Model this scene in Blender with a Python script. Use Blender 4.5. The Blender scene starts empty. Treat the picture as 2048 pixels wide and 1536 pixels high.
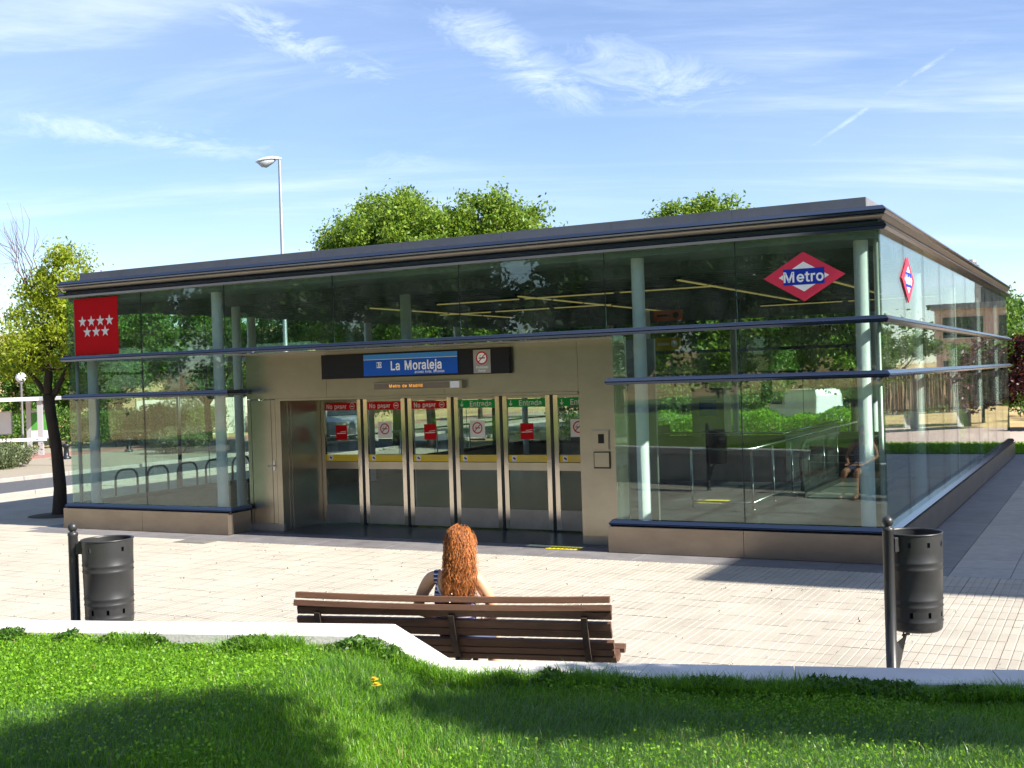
import bpy, math, random
import numpy as np
from mathutils import Vector, Matrix

random.seed(7); rng = np.random.default_rng(7)
SC = bpy.context.scene
COL = SC.collection
R = math.radians

# ------------------------------------------------------------------ camera
YAW, PITCH, ROLL, FOC = 0.4826, 0.0058, -0.032, 2326.7
CAM = Vector((2.4408, -13.9485, 2.3))
_r = Vector((math.cos(YAW), math.sin(YAW), 0)); _f0 = Vector((-math.sin(YAW), math.cos(YAW), 0)); _z = Vector((0, 0, 1))
_f = _f0 * math.cos(PITCH) - _z * math.sin(PITCH); _u = _f0 * math.sin(PITCH) + _z * math.cos(PITCH)
_ex = _r * math.cos(ROLL) + _u * math.sin(ROLL); _ey = _r * -math.sin(ROLL) + _u * math.cos(ROLL)
cd = bpy.data.cameras.new('camera'); cam = bpy.data.objects.new('camera', cd); COL.objects.link(cam)
cam.matrix_world = Matrix(((_ex.x, _ey.x, -_f.x, CAM.x), (_ex.y, _ey.y, -_f.y, CAM.y), (_ex.z, _ey.z, -_f.z, CAM.z), (0, 0, 0, 1)))
cd.sensor_width = 36; cd.lens = FOC / 2048 * 36; cd.clip_start = 0.05; cd.clip_end = 3000
SC.camera = cam

# ------------------------------------------------------------------ light and exposure
SUN_EL, SUN_AZ = R(38.5), R(-1.5)             # azimuth measured from +X
sd = bpy.data.lights.new('sun', 'SUN'); sun = bpy.data.objects.new('sun', sd); COL.objects.link(sun)
sd.energy = 5.0; sd.angle = R(0.53); sd.color = (1.0, 0.95, 0.87)
sdir = Vector((math.cos(SUN_EL) * math.cos(SUN_AZ), math.cos(SUN_EL) * math.sin(SUN_AZ), math.sin(SUN_EL)))
sun.rotation_euler = sdir.to_track_quat('Z', 'Y').to_euler()
SC.view_settings.view_transform = 'Standard'; SC.view_settings.look = 'None'
SC.view_settings.exposure = 1.3; SC.view_settings.gamma = 1.0
SC.cycles.use_denoising = True
SC.cycles.max_bounces = 7; SC.cycles.diffuse_bounces = 3; SC.cycles.transparent_max_bounces = 20; SC.cycles.glossy_bounces = 4; SC.cycles.transmission_bounces = 3
SC.cycles.use_adaptive_sampling = True; SC.cycles.adaptive_threshold = 0.015
SC.cycles.sample_clamp_indirect = 6.0

W = bpy.data.worlds.new('World'); SC.world = W; W.use_nodes = True
def world():
    nt = W.node_tree; N = nt.nodes; L = nt.links; N.clear()
    out = N.new('ShaderNodeOutputWorld'); bg = N.new('ShaderNodeBackground'); L.new(bg.outputs[0], out.inputs[0])
    bg.inputs['Strength'].default_value = 0.078
    sky = N.new('ShaderNodeTexSky'); sky.sky_type = 'NISHITA'; sky.sun_disc = False
    sky.sun_elevation = SUN_EL; sky.sun_rotation = R(90) - SUN_AZ
    sky.air_density = 1.0; sky.dust_density = 0.15; sky.ozone_density = 2.2; sky.altitude = 650
    tc = N.new('ShaderNodeTexCoord'); sx = N.new('ShaderNodeSeparateXYZ'); L.new(tc.outputs['Generated'], sx.inputs[0])
    def M(op, a, b=None, c=None):
        n = N.new('ShaderNodeMath'); n.operation = op
        for i, v in enumerate((a, b, c)):
            if v is None: continue
            if isinstance(v, (int, float)): n.inputs[i].default_value = v
            else: L.new(v, n.inputs[i])
        return n.outputs[0]
    zz = M('ADD', M('MAXIMUM', sx.outputs[2], 0.0), 0.16)
    px = M('DIVIDE', sx.outputs[0], zz); py = M('DIVIDE', sx.outputs[1], zz)
    # axes turned so that a = right of the view, b = away from it
    ca, sa = math.cos(YAW), math.sin(YAW)
    a = M('ADD', M('MULTIPLY', px, ca), M('MULTIPLY', py, sa)); b = M('ADD', M('MULTIPLY', px, -sa), M('MULTIPLY', py, ca))
    cx = N.new('ShaderNodeCombineXYZ'); L.new(a, cx.inputs[0]); L.new(b, cx.inputs[1])
    def noise(rot, sc, scale, det, rough, dist, off=(0, 0, 0)):
        mp = N.new('ShaderNodeMapping'); L.new(cx.outputs[0], mp.inputs[0])
        mp.inputs['Rotation'].default_value = (0, 0, R(rot)); mp.inputs['Scale'].default_value = sc; mp.inputs['Location'].default_value = off
        t = N.new('ShaderNodeTexNoise'); L.new(mp.outputs[0], t.inputs[0])
        t.inputs['Scale'].default_value = scale; t.inputs['Detail'].default_value = det
        t.inputs['Roughness'].default_value = rough; t.inputs['Distortion'].default_value = dist
        return t.outputs[0]
    def ramp(v, lo, hi):
        n = N.new('ShaderNodeMapRange'); n.interpolation_type = 'SMOOTHSTEP'; L.new(v, n.inputs[0])
        n.inputs[1].default_value = lo; n.inputs[2].default_value = hi; return n.outputs[0]
    s1 = ramp(noise(-52, (0.34, 1.5, 1), 1.5, 9, 0.62, 0.5, (3.1, 1.7, 0)), 0.48, 0.74)
    s2 = ramp(noise(-20, (0.5, 2.0, 1), 1.1, 10, 0.68, 0.9, (7.4, 2.2, 0)), 0.47, 0.78)
    veil = ramp(noise(10, (0.8, 1, 1), 0.55, 5, 0.55, 0.3, (1.2, 5.0, 0)), 0.36, 0.75)
    # condensation trails: thin broken lines in the cloud plane
    def trail(nx, ny, c, w, t0, t1, seed):
        d = M('ABSOLUTE', M('SUBTRACT', M('ADD', M('MULTIPLY', a, nx), M('MULTIPLY', b, ny)), c))
        core = M('SUBTRACT', 1.0, ramp(d, 0.0, w))
        t = M('ADD', M('MULTIPLY', a, -ny), M('MULTIPLY', b, nx))
        seg = M('MULTIPLY', ramp(t, t0, t0 + 0.45), M('SUBTRACT', 1.0, ramp(t, t1 - 0.45, t1)))
        br = ramp(noise(0, (1, 1, 1), 5.5, 9, 0.72, 0.9, (seed, 0, 0)), 0.28, 0.72)
        return M('MULTIPLY', M('MULTIPLY', core, seg), br)
    def px2cloud(x, y):
        c, s = math.cos(ROLL), math.sin(ROLL); u, v = x - 1024, y - 768
        q = _ex * (u / FOC) + _ey * (-v / FOC) + _f; q.normalize(); k = q.z + 0.16
        return (q.x * ca + q.y * sa) / k, (-q.x * sa + q.y * ca) / k
    tr = None
    for (x0, y0, x1, y1, w, amp) in [(1585, 320, 1985, 45, 0.020, 0.50), (0, 160, 470, 300, 0.04, 0.5), (1650, 372, 1930, 322, 0.03, 0.3),
                                     (180, 405, 640, 440, 0.025, 0.2), (-200, 215, 620, 315, 0.2, 0.5), (500, 300, 1050, 345, 0.16, 0.3), (330, -30, 830, 185, 0.12, 0.72), (840, -20, 1200, 240, 0.14, 0.68), (1050, 60, 1520, 235, 0.24, 0.55), (1600, 380, 2048, 300, 0.3, 0.3)]:
        A = px2cloud(x0, y0); B = px2cloud(x1, y1)
        dx, dy = B[0] - A[0], B[1] - A[1]; ln = math.hypot(dx, dy); nx, ny = dy / ln, -dx / ln
        c = nx * A[0] + ny * A[1]; t0 = -ny * A[0] + nx * A[1]; t1 = -ny * B[0] + nx * B[1]
        v = M('MULTIPLY', trail(nx, ny, c, w, min(t0, t1) - 0.15, max(t0, t1) + 0.15, x0 * 0.01), amp)
        tr = v if tr is None else M('MAXIMUM', tr, v)
    cl = M('ADD', M('MULTIPLY', s1, 0.60), M('MULTIPLY', s2, 0.34))
    cl = M('ADD', M('MULTIPLY', cl, M('ADD', 0.35, M('MULTIPLY', veil, 0.75))), M('ADD', 0.09, M('MULTIPLY', veil, 0.16)))
    cl = M('MAXIMUM', cl, tr); cl = M('MINIMUM', cl, 0.85)
    mx = N.new('ShaderNodeMix'); mx.data_type = 'RGBA'; L.new(cl, mx.inputs['Factor'])
    hs = N.new('ShaderNodeHueSaturation'); hs.inputs['Saturation'].default_value = 1.12; hs.inputs['Hue'].default_value = 0.508; L.new(sky.outputs[0], hs.inputs['Color']); L.new(hs.outputs[0], mx.inputs['A']); mx.inputs['B'].default_value = (6.4, 7.2, 8.9, 1)
    L.new(mx.outputs['Result'], bg.inputs['Color'])
world()

# ------------------------------------------------------------------ materials
MATS = {}
def nodes(m):
    nt = m.node_tree; return nt, nt.nodes, nt.links, nt.nodes['Principled BSDF']
def mat(name, col, rough=0.6, metal=0.0, var=0.0, vscale=6.0, bump=0.0, bscale=60.0, spec=None, obj_rand=0.0, isl_rand=0.0, stretch=None, emit=None, estr=1.0, coat=0.0, wpos=False):
    m = bpy.data.materials.new(name); m.use_nodes = True; nt, N, L, P = nodes(m)
    P.inputs['Base Color'].default_value = (*col, 1); P.inputs['Roughness'].default_value = rough; P.inputs['Metallic'].default_value = metal
    if spec is not None: P.inputs['Specular IOR Level'].default_value = spec
    if coat: P.inputs['Coat Weight'].default_value = coat
    if emit: P.inputs['Emission Color'].default_value = (*emit, 1); P.inputs['Emission Strength'].default_value = estr
    tc = N.new('ShaderNodeTexCoord'); src = tc.outputs['Object']
    if wpos: src = N.new('ShaderNodeNewGeometry').outputs['Position']
    if stretch:
        mp = N.new('ShaderNodeMapping'); mp.inputs['Scale'].default_value = stretch; L.new(src, mp.inputs[0]); src = mp.outputs[0]
    if var or obj_rand or isl_rand:
        hsv = N.new('ShaderNodeHueSaturation'); hsv.inputs['Color'].default_value = (*col, 1); L.new(hsv.outputs[0], P.inputs['Base Color'])
        val = None
        def add(sock, amp):
            nonlocal val
            mr = N.new('ShaderNodeMapRange'); L.new(sock, mr.inputs[0]); mr.inputs[3].default_value = -amp; mr.inputs[4].default_value = amp
            if val is None:
                n = N.new('ShaderNodeMath'); n.operation = 'ADD'; n.inputs[0].default_value = 1.0; L.new(mr.outputs[0], n.inputs[1])
            else:
                n = N.new('ShaderNodeMath'); n.operation = 'ADD'; L.new(val, n.inputs[0]); L.new(mr.outputs[0], n.inputs[1])
            val = n.outputs[0]
        if var:
            t = N.new('ShaderNodeTexNoise'); L.new(src, t.inputs[0]); t.inputs['Scale'].default_value = vscale; t.inputs['Detail'].default_value = 7; t.inputs['Roughness'].default_value = 0.65
            add(t.outputs[0], var * 1.8)
        if obj_rand:
            o = N.new('ShaderNodeObjectInfo'); add(o.outputs['Random'], obj_rand)
        if isl_rand:
            g = N.new('ShaderNodeNewGeometry'); add(g.outputs['Random Per Island'], isl_rand)
        L.new(val, hsv.inputs['Value'])
    if bump:
        t = N.new('ShaderNodeTexNoise'); L.new(src, t.inputs[0]); t.inputs['Scale'].default_value = bscale; t.inputs['Detail'].default_value = 6
        b = N.new('ShaderNodeBump'); b.inputs['Strength'].default_value = bump; b.inputs['Distance'].default_value = 0.01
        L.new(t.outputs[0], b.inputs['Height']); L.new(b.outputs[0], P.inputs['Normal'])
    MATS[name] = m; return m

def leaf_mat(name, c0, c1, c2, transl=0.35, rough=0.45):
    m = bpy.data.materials.new(name); m.use_nodes = True; nt, N, L, P = nodes(m)
    g = N.new('ShaderNodeNewGeometry'); cr = N.new('ShaderNodeValToRGB'); L.new(g.outputs['Random Per Island'], cr.inputs[0])
    e = cr.color_ramp.elements; e[0].color = (*c0, 1); e[1].color = (*c2, 1); k = e.new(0.55); k.color = (*c1, 1)
    L.new(cr.outputs[0], P.inputs['Base Color']); P.inputs['Roughness'].default_value = rough; P.inputs['Specular IOR Level'].default_value = 0.35
    tl = N.new('ShaderNodeBsdfTranslucent')
    hs = N.new('ShaderNodeHueSaturation'); hs.inputs['Value'].default_value = 1.5; hs.inputs['Hue'].default_value = 0.485; L.new(cr.outputs[0], hs.inputs['Color']); L.new(hs.outputs[0], tl.inputs[0])
    mx = N.new('ShaderNodeMixShader'); mx.inputs[0].default_value = transl; L.new(P.outputs[0], mx.inputs[1]); L.new(tl.outputs[0], mx.inputs[2])
    L.new(mx.outputs[0], N['Material Output'].inputs[0]); MATS[name] = m; return m

def glass_mat(name, tint, ior=1.6, rough=0.0, boost=1.0):
    m = bpy.data.materials.new(name); m.use_nodes = True; nt = m.node_tree; N = nt.nodes; L = nt.links; N.remove(N['Principled BSDF'])
    fr = N.new('ShaderNodeFresnel'); bf = N.new('ShaderNodeNewGeometry'); ir = N.new('ShaderNodeMapRange'); L.new(bf.outputs['Backfacing'], ir.inputs[0]); ir.inputs[3].default_value = ior; ir.inputs[4].default_value = 1 / ior; L.new(ir.outputs[0], fr.inputs[0])
    tr = N.new('ShaderNodeBsdfTransparent'); tr.inputs[0].default_value = (*tint, 1)
    gl = N.new('ShaderNodeBsdfGlossy'); gl.inputs['Color'].default_value = (0.93, 0.97, 0.96, 1); gl.inputs['Roughness'].default_value = rough
    geo = N.new('ShaderNodeNewGeometry'); 
    mu = N.new('ShaderNodeMath'); mu.operation = 'MULTIPLY'; mu.use_clamp = True; L.new(fr.outputs[0], mu.inputs[0]); mu.inputs[1].default_value = boost
    # slight waviness of the sheet
    tc = N.new('ShaderNodeTexCoord'); t = N.new('ShaderNodeTexNoise'); t.inputs['Scale'].default_value = 1.6; t.inputs['Detail'].default_value = 1; L.new(tc.outputs['Object'], t.inputs[0])
    b = N.new('ShaderNodeBump'); b.inputs['Strength'].default_value = 0.03; b.inputs['Distance'].default_value = 0.02; L.new(t.outputs[0], b.inputs['Height']); L.new(b.outputs[0], gl.inputs['Normal'])
    mx = N.new('ShaderNodeMixShader'); L.new(mu.outputs[0], mx.inputs[0]); L.new(tr.outputs[0], mx.inputs[1]); L.new(gl.outputs[0], mx.inputs[2])
    # a thin uneven film of dust
    df = N.new('ShaderNodeBsdfDiffuse'); df.inputs[0].default_value = (0.55, 0.54, 0.48, 1); t2 = N.new('ShaderNodeTexNoise'); t2.inputs['Scale'].default_value = 2.4; t2.inputs['Detail'].default_value = 9; t2.inputs['Roughness'].default_value = 0.7; L.new(tc.outputs['Object'], t2.inputs[0])
    mr = N.new('ShaderNodeMapRange'); L.new(t2.outputs[0], mr.inputs[0]); mr.inputs[1].default_value = 0.42; mr.inputs[2].default_value = 0.80; mr.inputs[3].default_value = 0.004; mr.inputs[4].default_value = 0.06
    m2 = N.new('ShaderNodeMixShader'); L.new(mr.outputs[0], m2.inputs[0]); L.new(mx.outputs[0], m2.inputs[1]); L.new(df.outputs[0], m2.inputs[2])
    L.new(m2.outputs[0], N['Material Output'].inputs[0]); MATS[name] = m; return m

mat('paver', (0.375, 0.337, 0.275), 0.8, var=0.20, vscale=1.1, obj_rand=0.05, bump=0.35, bscale=140, wpos=True)
mat('paver_bed', (0.30, 0.268, 0.22), 0.9, var=0.25, vscale=9)
mat('granite', (0.16, 0.15, 0.15), 0.6, var=0.3, vscale=3, obj_rand=0.1, bump=0.15, bscale=200, wpos=True)
mat('slab', (0.33, 0.31, 0.285), 0.75, var=0.18, vscale=5, obj_rand=0.08, bump=0.2, bscale=120)
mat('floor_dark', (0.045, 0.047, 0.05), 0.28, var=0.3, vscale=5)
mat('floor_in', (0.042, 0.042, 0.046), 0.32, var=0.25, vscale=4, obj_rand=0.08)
mat('asphalt', (0.075, 0.075, 0.08), 0.85, var=0.25, vscale=8, bump=0.4, bscale=160)
mat('kerb', (0.29, 0.275, 0.25), 0.8, var=0.15, vscale=6)
mat('gravel', (0.28, 0.24, 0.18), 0.9, var=0.35, vscale=25, bump=0.6, bscale=60)
mat('brickpath', (0.30, 0.15, 0.12), 0.85, var=0.2, vscale=10)
mat('pinkpath', (0.42, 0.32, 0.27), 0.85, var=0.15, vscale=6)
mat('coping', (0.60, 0.575, 0.54), 0.75, var=0.22, vscale=2.2, bump=0.3, bscale=60, obj_rand=0.05, wpos=True)
mat('concrete', (0.42, 0.41, 0.39), 0.85, var=0.2, vscale=4, bump=0.3, bscale=50)
mat('soil', (0.055, 0.04, 0.025), 0.95, var=0.4, vscale=20)
mat('steel', (0.35, 0.322, 0.272), 0.30, 1.0, var=0.16, vscale=1.1, bump=0.10, bscale=2.2, stretch=(1, 1, 1.6))
mat('steel_rail', (0.13, 0.155, 0.20), 0.16, 1.0)
mat('steel_polished', (0.42, 0.42, 0.42), 0.16, 1.0, var=0.12, vscale=3, stretch=(0.3, 0.3, 6))
mat('steel_dull', (0.33, 0.31, 0.28), 0.45, 0.7, var=0.2, vscale=3)
mat('plinth_steel', (0.31, 0.255, 0.20), 0.40, 0.8, var=0.20, vscale=1.6, bump=0.06, bscale=3, stretch=(1, 1, 2.5))
mat('dark_metal', (0.018, 0.024, 0.028), 0.4, 0.4)
mat('roof_grey', (0.17, 0.17, 0.185), 0.55, var=0.15, vscale=3)
mat('column_paint', (0.72, 0.655, 0.665), 0.4, var=0.08, vscale=5)
mat('black_matt', (0.012, 0.012, 0.013), 0.8, spec=0.2)
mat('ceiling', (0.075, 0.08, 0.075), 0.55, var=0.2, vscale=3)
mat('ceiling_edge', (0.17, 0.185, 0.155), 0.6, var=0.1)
mat('lamp_glow', (0.55, 0.42, 0.16), 0.5, emit=(1.0, 0.72, 0.25), estr=0.12)
mat('black_panel', (0.008, 0.008, 0.010), 0.45, spec=0.25)
mat('sign_blue', (0.008, 0.085, 0.40), 0.5, var=0.06, spec=0.2)
mat('sign_blue_light', (0.03, 0.21, 0.55), 0.35)
mat('metro_blue', (0.008, 0.03, 0.34), 0.5, spec=0.2)
mat('white_paint', (0.80, 0.80, 0.79), 0.45, var=0.04)
mat('off_white', (0.62, 0.62, 0.60), 0.5, var=0.05)
mat('red_paint', (0.42, 0.002, 0.006), 0.6, var=0.08, vscale=3, spec=0.12)
mat('metro_red', (0.62, 0.035, 0.075), 0.5, spec=0.25)
mat('green_sign', (0.003, 0.26, 0.045), 0.5, spec=0.2)
mat('yellow_paint', (0.75, 0.55, 0.02), 0.6, var=0.15, vscale=8)
mat('yellow_strip', (0.70, 0.48, 0.008), 0.5, spec=0.2)
mat('orange_sign', (0.75, 0.12, 0.01), 0.5)
mat('black_print', (0.01, 0.01, 0.012), 0.5)
mat('led', (0.3, 0.1, 0.01), 0.5, emit=(1.0, 0.42, 0.05), estr=0.55)
mat('display_face', (0.14, 0.11, 0.085), 0.25)
mat('bin_metal', (0.040, 0.040, 0.040), 0.40, 0.3, var=0.12, vscale=9, bump=0.05, bscale=250)
mat('bench_wood', (0.108, 0.052, 0.028), 0.55, var=0.35, vscale=4, stretch=(1.2, 14, 14), obj_rand=0.14, bump=0.12, bscale=30)
mat('bench_iron', (0.06, 0.04, 0.03), 0.6, 0.3, var=0.4, vscale=30)
mat('bark', (0.040, 0.028, 0.020), 0.9, var=0.4, vscale=6, bump=0.8, bscale=12, stretch=(3, 3, 0.6))
mat('twig', (0.16, 0.10, 0.10), 0.8)
mat('skin', (0.62, 0.335, 0.19), 0.5, var=0.06, vscale=12)
mat('hair', (0.40, 0.128, 0.020), 0.5, isl_rand=0.55, spec=0.6)
mat('hair_dark', (0.10, 0.03, 0.008), 0.6)
mat('navy_cloth', (0.03, 0.028, 0.09), 0.8)
mat('denim', (0.07, 0.085, 0.16), 0.85)
mat('dry_grass', (0.40, 0.28, 0.12), 0.95, var=0.4, vscale=0.6, bump=0.6, bscale=8)
mat('lawn_ground', (0.085, 0.15, 0.018), 0.95, var=0.4, vscale=3)
mat('pole_grey', (0.36, 0.37, 0.38), 0.45, 0.5)
mat('globe_white', (0.82, 0.82, 0.82), 0.3)
mat('aluminium', (0.60, 0.61, 0.63), 0.35, 0.5)
mat('poster_green', (0.08, 0.30, 0.05), 0.5, var=0.2, vscale=3)
mat('timber', (0.24, 0.15, 0.085), 0.8, var=0.3, vscale=5, obj_rand=0.25, stretch=(6, 6, 0.6))
mat('pink_render', (0.52, 0.34, 0.28), 0.85, var=0.08)
mat('brick_render', (0.42, 0.26, 0.19), 0.85, var=0.15, vscale=3)
mat('car_silver', (0.55, 0.56, 0.57), 0.3, 0.6, coat=0.5)
mat('car_white', (0.80, 0.80, 0.80), 0.35, coat=0.5)
mat('car_glass', (0.02, 0.03, 0.035), 0.06)
mat('rubber', (0.015, 0.015, 0.015), 0.8)
mat('lamp_lens', (0.45, 0.47, 0.48), 0.2, spec=0.8)
mat('blockwall', (0.62, 0.58, 0.50), 0.85, var=0.15, vscale=2, obj_rand=0.06)
mat('flower', (0.80, 0.55, 0.01), 0.6)
leaf_mat('leaf_tree', (0.060, 0.130, 0.012), (0.140, 0.240, 0.020), (0.260, 0.350, 0.035), 0.38)
leaf_mat('leaf_street', (0.13, 0.20, 0.012), (0.26, 0.34, 0.02), (0.42, 0.47, 0.035), 0.48)
leaf_mat('leaf_mid', (0.040, 0.105, 0.014), (0.080, 0.175, 0.022), (0.150, 0.260, 0.035), 0.32)
leaf_mat('leaf_dark', (0.026, 0.060, 0.012), (0.045, 0.095, 0.016), (0.080, 0.145, 0.022), 0.28)
leaf_mat('leaf_purple', (0.022, 0.006, 0.008), (0.045, 0.010, 0.012), (0.12, 0.03, 0.015), 0.25)
leaf_mat('leaf_bush', (0.075, 0.105, 0.045), (0.13, 0.165, 0.075), (0.19, 0.22, 0.11), 0.25)
leaf_mat('grass_blade', (0.065, 0.17, 0.010), (0.13, 0.31, 0.016), (0.235, 0.45, 0.028), 0.45)
leaf_mat('grass_blue', (0.075, 0.165, 0.040), (0.120, 0.240, 0.070), (0.190, 0.320, 0.120), 0.35, 0.35)
leaf_mat('clover', (0.085, 0.21, 0.010), (0.165, 0.36, 0.018), (0.27, 0.48, 0.030), 0.45)
leaf_mat('weed', (0.030, 0.090, 0.010), (0.060, 0.150, 0.016), (0.130, 0.240, 0.025), 0.35)
glass_mat('glass', (0.82, 0.912, 0.872), 1.68)
glass_mat('glass_door', (0.84, 0.885, 0.86), 1.5, 0.0, 0.55)
mat('chrome', (0.52, 0.48, 0.42), 0.12, 1.0, var=0.35, vscale=3.0, bump=0.25, bscale=5, stretch=(1, 1, 0.35))
def stripes():
    m = bpy.data.materials.new('striped_top'); m.use_nodes = True; nt, N, L, P = nodes(m)
    tc = N.new('ShaderNodeTexCoord'); s = N.new('ShaderNodeSeparateXYZ'); L.new(tc.outputs['Object'], s.inputs[0])
    n = N.new('ShaderNodeMath'); n.operation = 'MULTIPLY'; n.inputs[1].default_value = 38.0; L.new(s.outputs[2], n.inputs[0])
    f = N.new('ShaderNodeMath'); f.operation = 'FRACT'; L.new(n.outputs[0], f.inputs[0])
    cr = N.new('ShaderNodeValToRGB'); cr.color_ramp.interpolation = 'CONSTANT'; L.new(f.outputs[0], cr.inputs[0])
    e = cr.color_ramp.elements; e[0].color = (0.03, 0.025, 0.12, 1); e[1].position = 0.5; e[1].color = (0.70, 0.68, 0.74, 1); k = e.new(0.75); k.color = (0.16, 0.14, 0.30, 1)
    L.new(cr.outputs[0], P.inputs['Base Color']); P.inputs['Roughness'].default_value = 0.85; MATS['striped_top'] = m
stripes()

# ------------------------------------------------------------------ mesh helpers
class MB:
    def __init__(s): s.v = []; s.f = []; s.m = []; s.sm = []
    def poly(s, pts, faces, mi=0, smooth=False):
        b = len(s.v); s.v += [tuple(p) for p in pts]
        for f in faces: s.f.append(tuple(b + i for i in f)); s.m.append(mi); s.sm.append(smooth)
        return s
    def box(s, x0, x1, y0, y1, z0, z1, mi=0, ch=0.0):
        if ch <= 0:
            return s.poly([(x0, y0, z0), (x1, y0, z0), (x1, y1, z0), (x0, y1, z0), (x0, y0, z1), (x1, y0, z1), (x1, y1, z1), (x0, y1, z1)],
                          [(3, 2, 1, 0), (4, 5, 6, 7), (0, 1, 5, 4), (1, 2, 6, 5), (2, 3, 7, 6), (3, 0, 4, 7)], mi)
        c = ch; p = []
        for (z, i) in ((z0, 0), (z1 - c, 0), (z1, c)): p += [(x0 + i, y0 + i, z), (x1 - i, y0 + i, z), (x1 - i, y1 - i, z), (x0 + i, y1 - i, z)]
        F = [(3, 2, 1, 0), (8, 9, 10, 11)]
        for k in (0, 4):
            for i in range(4): j = (i + 1) % 4; F.append((k + i, k + j, k + 4 + j, k + 4 + i))
        return s.poly(p, F, mi)
    def obox(s, o, ax, ay, az, mi=0):       # box from a corner and three edge vectors
        o, ax, ay, az = map(Vector, (o, ax, ay, az))
        p = [o, o + ax, o + ax + ay, o + ay]; p += [q + az for q in p]
        return s.poly(p, [(3, 2, 1, 0), (4, 5, 6, 7), (0, 1, 5, 4), (1, 2, 6, 5), (2, 3, 7, 6), (3, 0, 4, 7)], mi)
    def tube(s, path, rad, seg=10, mi=0, smooth=True, caps=True):
        path = [Vector(p) for p in path]; n = len(path); rs = rad if isinstance(rad, (list, tuple)) else [rad] * n
        b = len(s.v); prev = None
        for i, p in enumerate(path):
            t = (path[min(i + 1, n - 1)] - path[max(i - 1, 0)]).normalized()
            if prev is None:
                a = Vector((0, 0, 1)) if abs(t.z) < 0.9 else Vector((1, 0, 0)); x = t.cross(a).normalized()
            else:
                x = (prev - t * prev.dot(t)).normalized()
            prev = x; y = t.cross(x)
            for k in range(seg):
                an = 2 * math.pi * k / seg; q = p + (x * math.cos(an) + y * math.sin(an)) * rs[i]; s.v.append(tuple(q))
        for i in range(n - 1):
            for k in range(seg):
                j = (k + 1) % seg; s.f.append((b + i * seg + k, b + i * seg + j, b + (i + 1) * seg + j, b + (i + 1) * seg + k)); s.m.append(mi); s.sm.append(smooth)
        if caps:
            s.f.append(tuple(b + k for k in reversed(range(seg)))); s.m.append(mi); s.sm.append(False)
            s.f.append(tuple(b + (n - 1) * seg + k for k in range(seg))); s.m.append(mi); s.sm.append(False)
        return s
    def lathe(s, prof, c=(0, 0, 0), seg=28, mi=0, smooth=True):
        b = len(s.v); n = len(prof)
        for (r, z) in prof:
            for k in range(seg):
                a = 2 * math.pi * k / seg; s.v.append((c[0] + r * math.cos(a), c[1] + r * math.sin(a), c[2] + z))
        for i in range(n - 1):
            for k in range(seg):
                j = (k + 1) % seg; s.f.append((b + i * seg + k, b + i * seg + j, b + (i + 1) * seg + j, b + (i + 1) * seg + k)); s.m.append(mi); s.sm.append(smooth)
        return s
    def prism(s, poly, y0, y1, mi=0, mp=None):     # poly in (x,z), extruded along y ; mp maps (x,y,z)
        n = len(poly); P = [(x, y0, z) for x, z in poly] + [(x, y1, z) for x, z in poly]
        if mp: P = [mp(p) for p in P]
        F = [tuple(range(n)), tuple(reversed(range(n, 2 * n)))] + [((i + 1) % n, i, n + i, n + (i + 1) % n) for i in range(n)]
        return s.poly(P, F, mi)
    def addmesh(s, me, mtx, mi=0):
        b = len(s.v); s.v += [tuple(mtx @ v.co) for v in me.vertices]
        for p in me.polygons: s.f.append(tuple(b + i for i in p.vertices)); s.m.append(mi); s.sm.append(False)
        return s
    def mesh(s, name, mats):
        me = bpy.data.meshes.new(name); me.from_pydata(s.v, [], s.f)
        for m in (mats if isinstance(mats, (list, tuple)) else [mats]): me.materials.append(MATS[m])
        if any(s.m): me.polygons.foreach_set('material_index', s.m)
        me.polygons.foreach_set('use_smooth', s.sm); me.update(); return me
    def build(s, name, mats, parent=None, world=True):
        o = bpy.data.objects.new(name, s.mesh(name, mats)); COL.objects.link(o)
        if parent is not None:
            o.parent = parent
            if world:
                p = parent
                off = Vector((0, 0, 0))
                while p is not None: off += p.location; p = p.parent
                o.location = -off
        return o
def place(me, name, loc=(0, 0, 0), parent=None, rz=0):
    o = bpy.data.objects.new(name, me); COL.objects.link(o); o.location = loc; o.rotation_euler = (0, 0, rz); o.parent = parent; return o
def tag(o, label=None, cat=None, group=None, kind=None):
    if label: o['label'] = label
    if cat: o['category'] = cat
    if group: o['group'] = group
    if kind: o['kind'] = kind
    return o
def thing(name, label, cat, loc=(0, 0, 0), rz=0, group=None):
    o = bpy.data.objects.new(name, None); COL.objects.link(o); o.location = loc; o.rotation_euler = (0, 0, rz); o.empty_display_size = 0.2
    return tag(o, label, cat, group)
def struct(o): o['kind'] = 'structure'; return o
def copy_tree(o, parent=None):
    c = o.copy(); COL.objects.link(c); c.parent = parent
    for ch in list(o.children): copy_tree(ch, c)
    return c
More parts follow.
